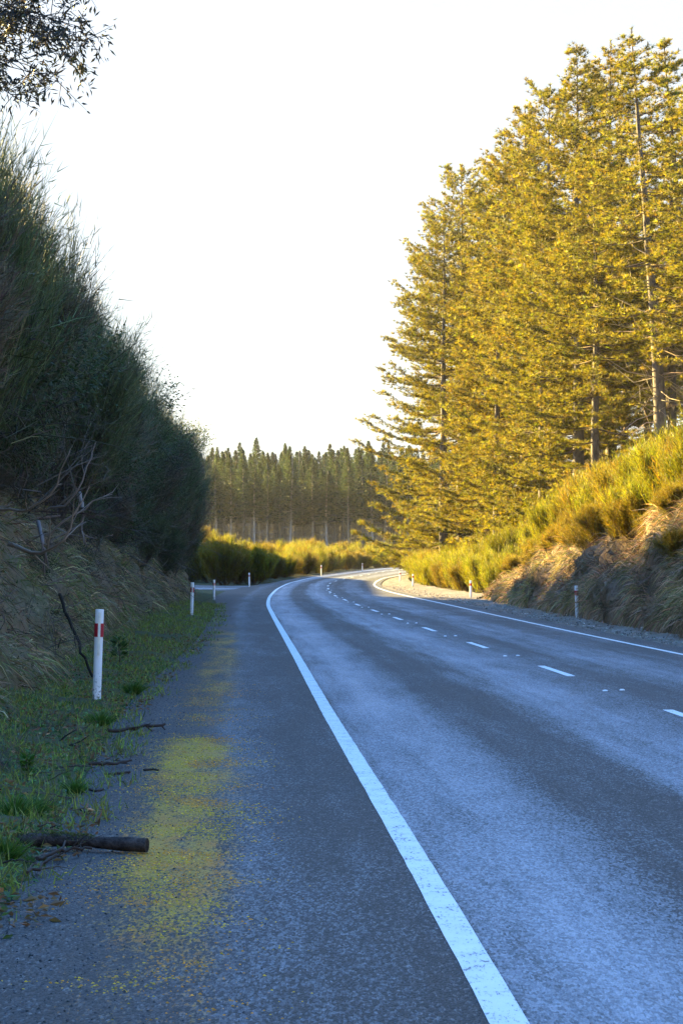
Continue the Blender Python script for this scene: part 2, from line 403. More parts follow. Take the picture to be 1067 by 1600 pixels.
M = dict(
    road=mat_road(), paint=mat_paint(), post=mat_post(),
    red=mat_plain('red_band_plastic', (.42, .012, .03), .45), refl=mat_plain('reflector_strip', (.82, .80, .70), .35),
    ground=mat_soil('forest_floor', [(.030, .026, .016), (.06, .05, .028), (.05, .06, .022), (.11, .085, .05)], .9),
    bank_l=mat_soil('shaded_bank_earth', [(.05, .036, .024), (.16, .11, .068), (.11, .10, .05), (.32, .23, .14)], 1.6, 0, .5),
    bank_r=mat_soil('clay_bank_earth', [(.045, .032, .022), (.13, .085, .052), (.075, .058, .03), (.20, .135, .08)], 1.7, .10, .45),
    verge=mat_soil('mossy_verge', [(.03, .024, .016), (.07, .085, .028), (.085, .065, .04), (.10, .14, .032)], 4.0),
    gravel=mat_soil('pale_gravel', [(.07, .06, .05), (.16, .14, .12), (.12, .11, .09), (.20, .18, .165)], 5.0, .3),
    grass=mat_leaf('green_grass', .35, var=0.0), dry=mat_leaf('dry_grass', .3, var=0., ttint=(1.1, 1, .8)),
    broom=mat_leaf('broom_shoots', .5, var=.2, ttint=(1.35, 1.2, .5)), darkbroom=mat_leaf('dark_broom_shoots', .06, var=.3, spec=.12),
    pine=mat_leaf('pine_needles', .40, var=.15, ttint=(1.4, 1.25, .4)), farpine=mat_leaf('plantation_needles', .3, var=.3),
    leaf=mat_leaf('broad_leaves', .3, rough=.5, spec=.18, var=.2), euca=mat_leaf('drooping_leaves', .2, rough=.4, var=0),
    twig=mat_vcol('twig_bark'), moss=mat_leaf('moss_cushions', .2, var=0),
    pinebark=mat_bark('grey_pine_bark', (.06, .052, .048), (.16, .145, .135), 5, .3), farbark=mat_bark('pale_plantation_bark', (.20, .18, .16), (.42, .39, .36), 4, .3),
    logbark=mat_bark('wet_log_bark', (.018, .013, .012), (.075, .055, .048), 22, 1, .6), stone=mat_vcol('loose_stones', .85, .3),
)

# ------------------------------------------------------------------ the setting: ground, road, verges, banks
def grid_mesh(name, P, mat, uv=None, smooth=True):
    """P: (rows, cols, 3)"""
    nr, nc = P.shape[:2]
    i = (np.arange(nr - 1)[:, None] * nc + np.arange(nc - 1)[None]).ravel()
    F = np.stack([i, i + 1, i + 1 + nc, i + nc], 1)
    g = Geo(); g.add(P.reshape(-1, 3), F); me = g.mesh(name, mat, smooth)
    if uv is not None:
        l = me.uv_layers.new(name='lane'); l.data.foreach_set('uv', uv.reshape(-1, 2)[F.ravel()].astype(np.float32).ravel())
    return me
def fbm(P, sc, octv=4, seed=0.0):
    out = np.empty(len(P))
    for k, p in enumerate(P):
        out[k] = mnoise.fractal(Vector((p[0] * sc + seed, p[1] * sc, p[2] * sc)), 1.0, 2.0, octv)
    return out

gx = np.unique(np.concatenate([np.linspace(-700, -80, 16), np.linspace(-80, -30, 18), np.linspace(-30, -12, 14), np.linspace(-12, 14, 66), np.linspace(14, 40, 20), np.linspace(40, 120, 14), np.linspace(120, 700, 14)]))
gyy = np.unique(np.concatenate([np.linspace(-200, -30, 8), np.linspace(-30, 130, 81), np.linspace(130, 360, 70), np.linspace(360, 900, 28)]))
GX, GY = np.meshgrid(gx, gyy)
GZ = ground_h(GX, GY)
# the ground sinks well below the sealed road so the road sheet always lies clear of it
lo = np.where(GY < 330, 1 - sst(0.0, 1.2, np.maximum(lane_x(0, np.clip(GY, -60, 335)) - SHW(GY) - .2 - GX, GX - lane_x(7.4, np.clip(GY, -60, 335)))), 0)
GZ = GZ - lo * 0.25
tag(link('ground', grid_mesh('ground', np.stack([GX, GY, GZ], -1), M['ground'])), kind='structure')

rows = np.concatenate([np.arange(-20, 60, 1.0), np.arange(60, 332, 2.0)])
ulist = np.array([-9, -2, -1.5, -1, -.5, 0, .85, 1.7, 2.55, 3.4, 4.25, 5.1, 5.95, 6.8, 7.1, 7.45])
UU = np.tile(ulist, (len(rows), 1)); YY = np.tile(rows[:, None], (1, len(ulist)))
UU[:, 0] = -SHW(rows)
for k, f in ((1, .82), (2, .6), (3, .4), (4, .2)): UU[:, k] = -SHW(rows) * f
UU[:, -1] = 7.45 - .25 * sst(90, 140, rows); UU[:, -2] = 7.1
XX = lane_x(UU, YY)
road = link('road', grid_mesh('road', np.stack([XX, YY, zr(YY)], -1), M['road'], np.stack([UU, YY], -1)))
tag(road, kind='structure')

def strip(name, ya, yb, ua, ub, parent, step=1.0, lift=.004, mat='paint', wob=0.0, seed=0):
    n = max(2, int((yb - ya) / step) + 1); y = np.linspace(ya, yb, n)
    rng = np.random.default_rng(seed)
    a = lane_x(0, y) * 0; l = []
    c0 = lane_x(np.full(n, (ua + ub) / 2), y)
    hw = (ub - ua) / 2
    l = [c0 - hw + rng.normal(0, wob, n), c0, c0 + hw + rng.normal(0, wob, n)]
    P = np.stack([np.stack([x, y, zr(y) + lift], -1) for x in l], 1)
    return link(name, grid_mesh(name, P, M[mat]), parent)
strip('edge_line', -15, 325, -.065, .065, road, .3, wob=.0015)
strip('edge_line', -15, 325, 6.75, 6.85, road, .6, wob=.002, seed=1)
cum = np.concatenate([[0], np.cumsum(np.hypot(np.diff(_gy), np.diff(_C)))])
s0 = np.interp(.3, _gy, cum)
dash_y = []
for k in range(0, 30):
    a, b = np.interp([s0 + 10.1 * k, s0 + 10.1 * k + 3.1], cum, _gy)
    dash_y.append((a, b)); strip('lane_dash', a, b, 3.345, 3.455, road, .4, seed=k, wob=.002)

# side road mouth on the left
sp = np.array([[(-3.6, 121), (-3.4, 126), (-3.3, 131), (-3.2, 136), (-3.0, 143)], [(-6.6, 123), (-6.6, 127), (-6.6, 131), (-6.6, 135), (-6.6, 139)],
               [(-12, 127), (-12, 129.5), (-12, 132), (-12, 134.5), (-12, 137)], [(-22, 133), (-22, 135), (-22, 137), (-22, 139), (-22, 141)]], float)
spz = np.maximum(zr(sp[..., 1]) - .004 - .02 * np.array([0, 1, 2, 4.])[:, None], ground_h(sp[..., 0], sp[..., 1]) + .02)
spz[:, 0] -= .12; spz[:, -1] -= .12
SP = np.concatenate([sp, spz[..., None]], -1)
tag(link('side_road', grid_mesh('side_road', SP, M['road'], np.stack([sp[..., 0] * 0 + sp[..., 1] * .4 - 48, sp[..., 0]], -1))), kind='structure')

# mossy verge on the left, from the seal to the bank's foot
vr = np.concatenate([np.arange(-10, 40, .25), np.arange(40, 118, .6)]); vc = np.linspace(0, 1, 14)
def verge_xy(y, t):
    a = lane_x(0, y) - SHW(y) + .10; b = footL(y) - .25
    return a + (b - a) * t
VY = np.tile(vr[:, None], (1, 14)); VX = verge_xy(VY, vc[None])
VX = VX + np.where(vc[None] == 0, .16 * np.sin(VY * 2.1) * np.sin(VY * .83) + .10 * np.sin(VY * 5.3), 0)
nv = fbm(np.stack([VX, VY, VX * 0], -1).reshape(-1, 3), 1.4, 4).reshape(VX.shape)
VZ = zr(VY) - .03 + sst(0, .25, vc)[None] * .05 + np.maximum(nv, -.3) * .07 * sst(0, .3, vc)[None] + vc[None] ** 2 * .22
verge_z = (VX, VY, VZ)
tag(link('grass_verge', grid_mesh('grass_verge', np.stack([VX, VY, VZ], -1), M['verge'])), kind='structure')
def vz(y, t): return zr(y) + .03 * (np.asarray(t) < 0) - .03 + sst(0, .25, t) * .05 + t ** 2 * .22

# pale gravel on the right, from the seal to the bank's foot
rr = np.concatenate([np.arange(10, 100, .5), np.arange(100, 215, 1.0)]); rc = np.linspace(0, 1, 8)
RA = lane_x(np.full(len(rr), 7.25), rr); RB = np.where(rr < 97, footR(np.clip(rr, 0, 118)) + .3, 0)
wide = np.interp(rr, [90, 104, 120, 140, 165, 215], [1.2, 3.2, 2.9, 2.0, 1.4, 1.0])
RB = np.where(rr < 93, RB, RA + wide)
RY = np.tile(rr[:, None], (1, 8)); RX = RA[:, None] + (RB - RA)[:, None] * rc[None]
nr_ = fbm(np.stack([RX, RY, RX * 0], -1).reshape(-1, 3), .9, 4, 7.).reshape(RX.shape)
RZ = zr(RY) - .02 + np.maximum(nr_, -.2) * .10 * sst(0, .4, rc)[None] + rc[None] * .07
tag(link('gravel_verge', grid_mesh('gravel_verge', np.stack([RX, RY, RZ], -1), M['gravel'])), kind='structure')

def make_bank(name, foot, Hf, sgn, run, y0, y1, mat, seed, amp):
    y = np.concatenate([np.arange(y0, min(40, y1), .22), np.arange(40, y1, .34)]); t = np.linspace(0, 1, 26)
    Y = np.tile(y[:, None], (1, 26)); T = np.tile(t[None], (len(y), 1))
    face = np.clip(T / .8, 0, 1); ledge = np.clip((T - .8) / .2, 0, 1)
    Hh = Hf(Y)
    fx = foot(np.clip(Y, -60, 118))
    X = fx + sgn * (run * face ** 1.25 + 1.5 * ledge)
    Z = zr(Y) + .02 + Hh * (face ** .85) + .12 * ledge
    P = np.stack([X, Y, Z], -1)
    q = P.copy(); q[..., 2] *= .6
    n1 = fbm(q.reshape(-1, 3), .55, 5, seed).reshape(X.shape); n2 = fbm(q.reshape(-1, 3), 2.3, 4, seed + 9).reshape(X.shape)
    am = np.clip(Hh / 1.5, .15, 1) * np.clip(T * 6 + .25, 0, 1)
    P[..., 0] -= sgn * am * (n1 * amp + n2 * amp * .38); P[..., 2] += am * (n1 * .1 + n2 * .12)
    tag(link(name, grid_mesh(name, P, M[mat])), kind='structure')
    return P
BL = make_bank('left_bank', footL, HL, -1, 1.5, -14, 113.5, 'bank_l', 3.1, .38)
BR = make_bank('right_bank', footR, HR, 1, 1.55, 18, 105, 'bank_r', 11.7, .50)
def on_bank(B, n, rng, y0, y1, t0, t1):
    """random points on a bank and the outward side"""
    ys = B[:, 0, 1]; r0, r1 = np.searchsorted(ys, [y0, y1]); r1 = min(r1, len(ys) - 2)
    # near rows are closer together: sample by distance
    yy = rng.uniform(y0, y1, n); i = np.clip(np.searchsorted(ys, yy) - 1, 0, len(ys) - 2)
    c = rng.uniform(t0, t1, n) * (B.shape[1] - 1); j = np.clip(c.astype(int), 0, B.shape[1] - 2); fj = (c - j)[:, None]
    fi = ((yy - ys[i]) / (ys[i + 1] - ys[i]))[:, None]
    return (B[i, j] * (1 - fi) + B[i + 1, j] * fi) * (1 - fj) + (B[i, j + 1] * (1 - fi) + B[i + 1, j + 1] * fi) * fj

# ------------------------------------------------------------------ plant builders (mesh data is shared by the copies)
def broom_mesh(seed, H, Rr, nshoot, base, dead=(.10, .07, .04), shoot_l=(.35, .8), wd=.012, side=5, lean=.5, nst=11):
    rng = np.random.default_rng(seed)
    st, fo = Geo(), Geo()
    az = rng.uniform(0, 2 * np.pi, nst); sp = rng.uniform(.05, 1, nst) ** .7
    tip = np.stack([np.cos(az) * sp * Rr, np.sin(az) * sp * Rr, H * rng.uniform(.55, .86, nst) * (1 - .3 * sp ** 2)], -1)
    b0 = np.stack([np.cos(az) * .14, np.sin(az) * .14, az * 0 - .25], -1) * rng.uniform(.3, 1, (nst, 1))
    ctrl = b0 * .5 + tip * .5 + np.stack([np.cos(az) * sp * Rr * .18, np.sin(az) * sp * Rr * .18, -H * .06 + az * 0], -1)
    def curve(k, s): s = s[:, None]; return (1 - s) ** 2 * b0[k] + 2 * s * (1 - s) * ctrl[k] + s * s * tip[k]
    ss = np.linspace(0, 1, 7)
    for k in range(nst):
        p = curve(np.full(7, k), ss)
        rad = (.030 * H / 2.5) * (1 - ss * .8)
        cones(st, p[:-1], p[1:], rad[:-1], rad[1:], vcol(dead, 6, rng, .05, .15), 4)
    k = rng.integers(0, nst, nshoot); s = 1 - rng.uniform(0, 1, nshoot) ** 1.3 * .72
    base_p = curve(k, s)
    out = np.stack([np.cos(az[k]), np.sin(az[k]), az[k] * 0], -1)
    off = np.clip(rng.normal(size=(nshoot, 3)), -1.7, 1.7) * np.array([.17, .17, .12]) * Rr * (1.0 - .35 * s)[:, None]
    P = base_p + off
    P[:, 2] = np.maximum(P[:, 2], .03)
    D = unit(out * (lean * rng.uniform(0, 1.1, nshoot))[:, None] + np.array([0, 0, 1.]) * rng.uniform(.6, 1.2, (nshoot, 1)) + rng.normal(size=(nshoot, 3)) * .23)
    L = rng.uniform(*shoot_l, nshoot) * (H / 2.2) ** .5
    C = vcol(base, nshoot, rng, .10, .28)
    blades(fo, P, D, L, wd, C, rng, bend=rng.normal(size=(nshoot, 3)) * .05 + np.array([0, 0, -.03]), seg=2)
    # thin twigs carrying the shoots
    cones(st, base_p, P, .006, .004, vcol(dead, nshoot, rng, .05, .2), 3)
    if side:
        q = np.repeat(np.arange(nshoot), side); n2 = len(q)
        f = rng.uniform(.25, .95, n2)[:, None]
        P2 = P[q] + D[q] * L[q][:, None] * f
        D2 = unit(D[q] + rng.normal(size=(n2, 3)) * .42)
        blades(fo, P2, D2, rng.uniform(.10, .28, n2), wd * .95, C[q] * rng.uniform(.8, 1.2, (n2, 1)), rng, seg=1)
    return st.mesh('stems', M['twig']), fo
def twig_tangle(seed, H, Rr, n, base=(.095, .08, .065)):
    rng = np.random.default_rng(seed); g = Geo()
    P = rng.normal(size=(n, 3)) * np.array([Rr * .3, Rr * .3, H * .05]); P[:, 2] = np.abs(P[:, 2])
    D = unit(rng.normal(size=(n, 3)) * np.array([1, 1, .6]) + np.array([0, 0, .7])); L = rng.uniform(.4, 1, n) * H
    C = vcol(base, n, rng, .06, .3)
    r = .008 * (H / 1.2)
    for lev in range(3):
        mid = P + D * L[:, None] * .5 + rng.normal(size=P.shape) * L[:, None] * .05
        end = P + D * L[:, None] + rng.normal(size=P.shape) * L[:, None] * .10 - np.array([0, 0, .12]) * L[:, None]
        cones(g, P, mid, r, r * .8, C, 3); cones(g, mid, end, r * .8, r * .3, C, 3)
        k = 3; q = np.repeat(np.arange(len(P)), k); f = rng.uniform(.3, .95, len(q))[:, None]
        nP = np.where(f < .5, P[q] + (mid[q] - P[q]) * f * 2, mid[q] + (end[q] - mid[q]) * (f - .5) * 2)
        D = unit(D[q] + rng.normal(size=(len(q), 3)) * .6); L = L[q] * rng.uniform(.35, .65, len(q)); P = nP; C = C[q] * rng.uniform(.8, 1.25, (len(q), 1)); r *= .55
    return g
def leafy_mesh(seed, H, Rr, nleaf, base, ll=.075, lw=.035):
    rng = np.random.default_rng(seed); st = twig_tangle(seed + 1, H * .9, Rr, 14, (.06, .05, .035)); fo = Geo()
    nc = 60
    cc = unit(rng.normal(size=(nc, 3))) * rng.uniform(.35, 1, (nc, 1)) ** .5 * np.array([Rr, Rr, H * .5]) * rng.uniform(.75, 1.1, (nc, 1)) + np.array([0, 0, H * .52])
    k = rng.integers(0, nc, nleaf)
    P = cc[k] + rng.normal(size=(nleaf, 3)) * Rr * .13
    D = unit(unit(P - np.array([0, 0, H * .4])) + rng.normal(size=(nleaf, 3)) * .7 + np.array([0, 0, -.2]))
    leaves(fo, P, D, rng.uniform(.6, 1.2, nleaf) * ll, lw, vcol(base, nleaf, rng, .12, .3), rng)
    return st.mesh('stems', M['twig']), fo.mesh('foliage', M['leaf'])

def pine_meshes(seed, H, Rmax, crown_base, dens=1.0, needle=(.136, .129, .016), dead_low=False, ntri=17, pexp=.55):
    rng = np.random.default_rng(seed)
    tr, br, fo, db = Geo(), Geo(), Geo(), Geo()
    n = 16; zz = np.linspace(-.6, H, n); bx = np.cumsum(rng.normal(0, .05, n)) * .6; by = np.cumsum(rng.normal(0, .05, n)) * .6
    r0 = .0135 * H
    rad = np.maximum(r0 * (1 - np.clip(zz / H, 0, 1)) ** .85, .025); rad[0] *= 1.25
    pts = np.stack([bx - bx[0], by - by[0], zz], -1)
    tube(tr, pts, rad, (.2, .18, .16), 9)
    def trunk_at(z): return np.stack([np.interp(z, zz, pts[:, 0]), np.interp(z, zz, pts[:, 1]), z], -1)
    z = crown_base * H; CP, CD, CT = [], [], []
    while z < H - .25:
        t = (z - crown_base * H) / (H * (1 - crown_base))
        nb = int(rng.integers(6, 9)) if t < .9 else 4
        prof = (1 - t) ** pexp * (0.84 + .16 * min(1, t / .15)) + .03
        a0 = rng.uniform(0, 6.28)
        tier = rng.uniform(.78, 1.12)
        for b in range(nb):
            if rng.uniform() < .2 and t < .85: continue
            az = a0 + b * 6.283 / nb + rng.normal(0, .22)
            L = Rmax * prof * tier * rng.uniform(.62, 1.15)
            if L < .25: L = .25
            el = R(2 + 46 * t ** 2.2 + rng.normal(0, 2.6))
            zb = z + rng.normal(0, .06)
            o = trunk_at(np.array([zb]))[0]
            h = np.array([math.cos(az), math.sin(az), 0])
            m = 7; s = np.linspace(0, 1, m)
            rise = np.sin(el) * L
            sag = -.10 * L * np.sin(s * np.pi) + .09 * L * s ** 3 * (1 - t)
            wv = np.cumsum(rng.normal(0, .03, m)) * L * .5
            sd_ = np.array([-h[1], h[0], 0])
            pp = o + h[None] * (s * L * math.cos(el))[:, None] + sd_[None] * wv[:, None] + np.array([0, 0, 1.])[None] * (rise * s + sag)[:, None]
            rb = .010 + .0085 * L; rr_ = rb * (1 - s * .85)
            cones(br, pp[:-1], pp[1:], rr_[:-1], rr_[1:], vcol((.13, .10, .075), m - 1, rng, .05, .2), 4)
            # side branchlets lie almost flat: shelves of needles
            nl = max(4, int(L * 8.0 * dens)); f = 1 - rng.uniform(0, 1, nl) ** 1.25 * (.78 if L > 1.5 else .95)
            bp = np.stack([np.interp(f, s, pp[:, q]) for q in range(3)], -1)
            side = np.where(rng.uniform(size=nl) < .5, 1, -1)[:, None]
            bd = unit(h[None] * rng.uniform(.45, 1.1, (nl, 1)) + sd_[None] * side * rng.uniform(.35, 1.1, (nl, 1)) + np.array([0, 0, 1]) * rng.normal(.06 + .3 * t ** 2, .07, (nl, 1)))
            bl = (1.15 - f * .75) * min(L, 4.5) * .34 * rng.uniform(.5, 1.2, nl) + .15
            be = bp + bd * bl[:, None]
            cones(br, bp, be, .012, .005, vcol((.12, .09, .06), nl, rng, .05, .2), 3)
            for q in range(nl):
                mcl = max(2, int(bl[q] / .34))
                ff = np.linspace(.3, 1.0, mcl)[:, None]
                CP.append(bp[q] + bd[q] * bl[q] * ff + rng.normal(size=(mcl, 3)) * .06); CD.append(np.tile(bd[q], (mcl, 1))); CT.append(np.full(mcl, t))
            CP.append(pp[-1:]); CD.append(h[None] + np.array([[0, 0, .6]])); CT.append(np.array([t]))
        z += (1.62 - .95 * t) * rng.uniform(.75, 1.25)
    CP.append(trunk_at(np.array([H, H - .2, H - .45]))); CD.append(np.tile([0, 0, 1.], (3, 1))); CT.append(np.ones(3))
    CP, CD, CT = np.concatenate(CP), np.concatenate(CD), np.concatenate(CT)
    nC = len(CP); cc = vcol(needle, nC, rng, .09, .32)
    q = np.repeat(np.arange(nC), ntri); N = len(q)
    D = unit(CD[q] * .55 + rng.normal(size=(N, 3)) * np.array([.6, .6, .42]) + np.array([0, 0, .42]))
    blades(fo, CP[q] - D * .03, D, rng.uniform(.20, .40, N), rng.uniform(.022, .05, N), cc[q] * rng.uniform(.8, 1.2, (N, 1)), rng, seg=1)
    parts = [('trunk', tr.mesh('trunk', M['pinebark'], True)), ('branches', br.mesh('branches', M['twig'])), ('crown', fo.mesh('crown', M['pine']))]
    if dead_low:
        nd = 90; zb = rng.uniform(.08, crown_base + .15, nd) * H; o = trunk_at(zb); az = rng.uniform(0, 6.283, nd)
        h = np.stack([np.cos(az), np.sin(az), rng.normal(.05, .25, nd)], -1); L = rng.uniform(.6, 3.6, nd)[:, None]
        md = o + h * L * .5; en = md + h * L * .5 + np.array([0, 0, 1]) * L * rng.normal(.05, .18, (nd, 1))
        cl = vcol((.24, .19, .14), nd, rng, .05, .25)
        cones(db, o, md, .035, .024, cl, 4); cones(db, md, en, .024, .008, cl, 4)
        for _ in range(3):
            f = rng.uniform(.3, 1, (nd, 1)); sp_ = o + (en - o) * f; cones(db, sp_, sp_ + rng.normal(size=(nd, 3)) * .5, .012, .004, cl, 3)
        parts.insert(2, ('dead_branches', db.mesh('dead_branches', M['twig'])))
    return parts
def far_pine_meshes(seed, H, Rm, cb):
    rng = np.random.default_rng(seed); tr, fo = Geo(), Geo()
    zz = np.linspace(-.5, H, 8); tube(tr, np.stack([np.cumsum(rng.normal(0, .07, 8)), np.cumsum(rng.normal(0, .07, 8)), zz], -1), np.maximum(.21 * (1 - zz.clip(0) / H) ** .8, .03), (.4, .36, .33), 6)
    nb = 760; t = rng.uniform(0, 1, nb) ** .9; z = H * (cb + (1 - cb) * t); az = rng.uniform(0, 6.283, nb)
    L = Rm * (1 - t) ** .8 * rng.uniform(.5, 1.15, nb) + .04
    el = -.12 + .75 * t ** 1.5
    h = np.stack([np.cos(az) * np.cos(el), np.sin(az) * np.cos(el), np.sin(el)], -1)
    o = np.stack([t * 0, t * 0, z], -1)
    m = 9; q = np.repeat(np.arange(nb), m); N = len(q); f = rng.uniform(.15, 1, N)[:, None]
    P = o[q] + h[q] * L[q][:, None] * f; D = unit(h[q] + rng.normal(size=(N, 3)) * .55 + np.array([0, 0, .15]))
    blades(fo, P, D, rng.uniform(.4, .8, N) * (.3 + .7 * (1 - t[q])), rng.uniform(.10, .2, N) * (.5 + .5 * (1 - t[q])), vcol((.036, .058, .026), nb, rng, .08, .3)[q], rng, seg=1)
    nd = 150; zb = rng.uniform(.12, cb + .1, nd) * H; a2 = rng.uniform(0, 6.283, nd); hh = np.stack([np.cos(a2), np.sin(a2), a2 * 0 - .1], -1)
    o2 = np.stack([zb * 0, zb * 0, zb], -1); cones(tr, o2, o2 + hh * rng.uniform(.5, 2.2, (nd, 1)), .03, .012, (.045, .035, .028), 3)
    return [('trunk', tr.mesh('trunk', M['farbark'])), ('crown', fo.mesh('crown', M['farpine']))]

def put(name, parts, loc, rotz, scale, label, cat, group=None, tilt=(0, 0)):
    o = empty(name, loc, (tilt[0], tilt[1], rotz), scale); tag(o, label, cat, group)
    for pn, me in parts: link(pn, me, o)
    return o
rg = np.random.default_rng(77)
def by_left(Y): return 'above the nearest marker post' if Y < 33 else 'between the nearest and second marker posts' if Y < 50 else 'above the second marker post' if Y < 76 else 'at the far end of the bank'
def by_right(Y): return 'by the right picture edge' if Y < 56 else 'above the nearest right-hand post' if Y < 68 else 'left of the nearest right-hand post' if Y < 84 else 'over the nose of the bank'

# ------------------------------------------------------------------ tall pines on the right
edge_pines = [pine_meshes(101, 31, 8.4, .04), pine_meshes(102, 31, 7.2, .05, pexp=.66), pine_meshes(103, 31, 7.4, .045, needle=(.150, .132, .016), pexp=.64)]
inner_pines = [pine_meshes(111, 30, 5.4, .42, .9, dead_low=True, pexp=.85), pine_meshes(112, 30, 5.0, .5, .9, dead_low=True, pexp=.85)]
PINES = [  # top px, top row, distance, mesh, label
    (720, 257, 172, 0, 'leftmost golden pine of the right-hand stand, its branches reaching furthest over the road'),
    (762, 255, 180, 2, 'golden pine just behind and right of the leftmost pine of the stand'),
    (790, 200, 160, 1, 'golden pine with a spiky top, second step up the sloping skyline of the stand'),
    (819, 166, 153, 2, 'golden pine with a thin leader, third step up the sloping skyline of the stand'),
    (861, 131, 142, 0, 'golden pine with dense shelves of needles at the middle of the right-hand stand'),
    (905, 68, 133, 1, 'tall pine with a forked dark tip left of the highest pines'),
    (846, 300, 136, 1, 'lower full-crowned golden pine in front of the middle of the stand'),
    (930, 235, 128, 0, 'lower golden pine with long dark shelves in front of the highest pines'),
    (775, 380, 150, 2, 'lower golden pine in front, between the leftmost pines and the middle of the stand'),
    (692, 335, 166, 0, 'broad low golden pine whose branches droop nearest the road bend'),
    (955, 60, 138, 2, 'tall pine with a narrow spire between the forked pine and the highest pine'),
]
for px, py, Y, k, lab in PINES:
    x = X_at(px, Y); zb = float(ground_h(x, Y)); top = Z_at(py, Y)
    put('pine_tree', edge_pines[k], (x, Y, zb), rg.uniform(0, 6.28), ((top - zb) / 31,) * 3, lab, 'pine tree', 'golden pines beside the road')
for px, py, Y, k, lab in [
    (999, 40, 122, 0, 'highest pine of all with bare grey lower trunk above the broom'),
    (1049, 57, 127, 1, 'tall pine with a thin see-through top at the right edge of the stand'),
    (1088, 120, 118, 0, 'pine half out of the picture at the right edge, bare trunk low down')]:
    x = X_at(px + 48, Y); zb = float(ground_h(x, Y)); top = Z_at(py, Y)
    o = put('pine_tree', inner_pines[k], (x, Y, zb), 0, (1.15 * (top - zb) / 30, 1.15 * (top - zb) / 30, (top - zb) / 30), lab, 'pine tree', 'golden pines beside the road', (0, -.072))
n_in = 0
for r_ in range(4):
    for c_ in range(11):
        Y = 112 + c_ * 11 + rg.uniform(-3, 3); x = 21 + r_ * 6.5 - .062 * (Y - 112) * 1.3 + rg.uniform(-1.6, 1.6)
        put('pine_tree', inner_pines[(r_ + c_) % 2], (x, Y, float(ground_h(x, Y))), rg.uniform(0, 6.28), rg.uniform(.80, .95), 'bare-trunked pine deep inside the shaded stand behind the golden pines', 'pine tree', 'pines inside the right-hand stand')

# ------------------------------------------------------------------ far pine plantation closing the view
far_p = [far_pine_meshes(200 + k, 24, 2.3, .42 + .05 * (k % 3)) for k in range(5)]
for r_ in range(12):
    Y0 = 392 + r_ * 7
    for c_ in range(23):
        x = -45 + c_ * 3.3 + (r_ % 2) * 1.6 + rg.uniform(-.8, .8); Y = Y0 + rg.uniform(-2, 2) + abs(x) * .1
        zb = float(ground_h(x, Y)); top = Z_at(rg.normal(719 if r_ < 3 else 711, 10), Y)
        put('plantation_pine', far_p[(r_ * 7 + c_ * 3) % 5], (x, Y, zb), rg.uniform(0, 6.28), (*(rg.uniform(1.05, 1.55),) * 2, (top - zb) / 24), ('slim pale-trunked pine in the front rows of the plantation beyond the bend' if r_ < 2 else 'slim pine deep in the plantation, behind its front rows'), 'pine tree', 'plantation pines beyond the bend')

# ------------------------------------------------------------------ golden broom on the right bank and round the bend
BRC = (.122, .128, .013)
broom_p = []
for k in range(5):
    st, fo = broom_mesh(300 + k, 2.3, 1.25, 2100, BRC if k < 3 else (.12, .098, .016), side=5, wd=.016)
    broom_p.append([('stems', st), ('foliage', fo.mesh('foliage', M['broom']))])
def broom(px_x, Y, sc, label, group, zoff=0.0):
    x = px_x; put('broom_shrub', broom_p[int(rg.integers(0, 5))], (x, Y, float(ground_h(x, Y)) + zoff), rg.uniform(0, 6.28), (sc * rg.uniform(.9, 1.1), sc * rg.uniform(.9, 1.1), sc * rg.uniform(.9, 1.12)), label, 'shrub', group)
for i in range(34):
    Y = 48 + i * 1.48 + rg.uniform(-.5, .5); fr = float(footR(Y)); hr = float(HR(Y))
    broom(fr + 2.0 + rg.uniform(-.35, .5), Y, rg.uniform(.72, .98) * (.6 + .4 * hr / 2.9), 'sunlit golden broom bush on the bank crest ' + by_right(Y), 'broom along the crest of the right bank')
for i in range(30):
    Y = 48 + i * 1.9 + rg.uniform(-.7, .7); fr = float(footR(Y))
    broom(fr + 4.0 + rg.uniform(-.5, 1.5), Y, rg.uniform(.85, 1.15), 'golden broom bush behind the front row on top of the clay bank', 'broom behind the bank crest')
for i in range(46):
    Y = 99 + i * 2.3 + rg.uniform(-.8, .8); xr = float(XR(Y)); wv = float(np.interp(Y, [96, 104, 120, 140, 165, 215], [2.4, 3.6, 3.2, 2.3, 1.8, 1.5]))
    broom(xr + .6 + wv + rg.uniform(0, .8), Y, rg.uniform(.6, .92), 'golden broom bush along the gravel beyond the end of the clay bank', 'broom beside the gravel pull-off')
    if i % 2 == 0: broom(xr + 3.4 + wv + rg.uniform(0, 2.5), Y, rg.uniform(.9, 1.2), 'tall golden broom bush under the pines behind the gravel', 'broom under the golden pines')
for i in range(40):                                                       # outside of the bend
    Y = 150 + i * 3.1 + rg.uniform(-1, 1); xl = float(XL(Y))
    broom(xl - 2.6 - rg.uniform(0, 1.2), Y, rg.uniform(.75, 1.05), 'broom bush with sunlit top along the outside of the bend', 'broom round the outside of the bend')
    broom(xl - 6.0 - rg.uniform(0, 4), Y + 2, rg.uniform(1.0, 1.35), 'taller broom bush behind the row outside the bend', 'broom behind the bend')
for i in range(18):
    Y = 262 + rg.uniform(0, 60); broom(rg.uniform(-22, 14), Y, rg.uniform(1.0, 1.4), 'taller broom bush behind the row outside the bend', 'broom behind the bend')
for px, top, Y, in [(352, 838, 141), (372, 846, 144), (395, 852, 146), (335, 826, 150)]:
    x = X_at(px, Y); zb = float(ground_h(x, Y)); broom(x, Y, (Z_at(top, Y) - zb) / 2.5, 'dark rounded broom bush with glowing tips at the side road corner', 'bushes at the side road corner')

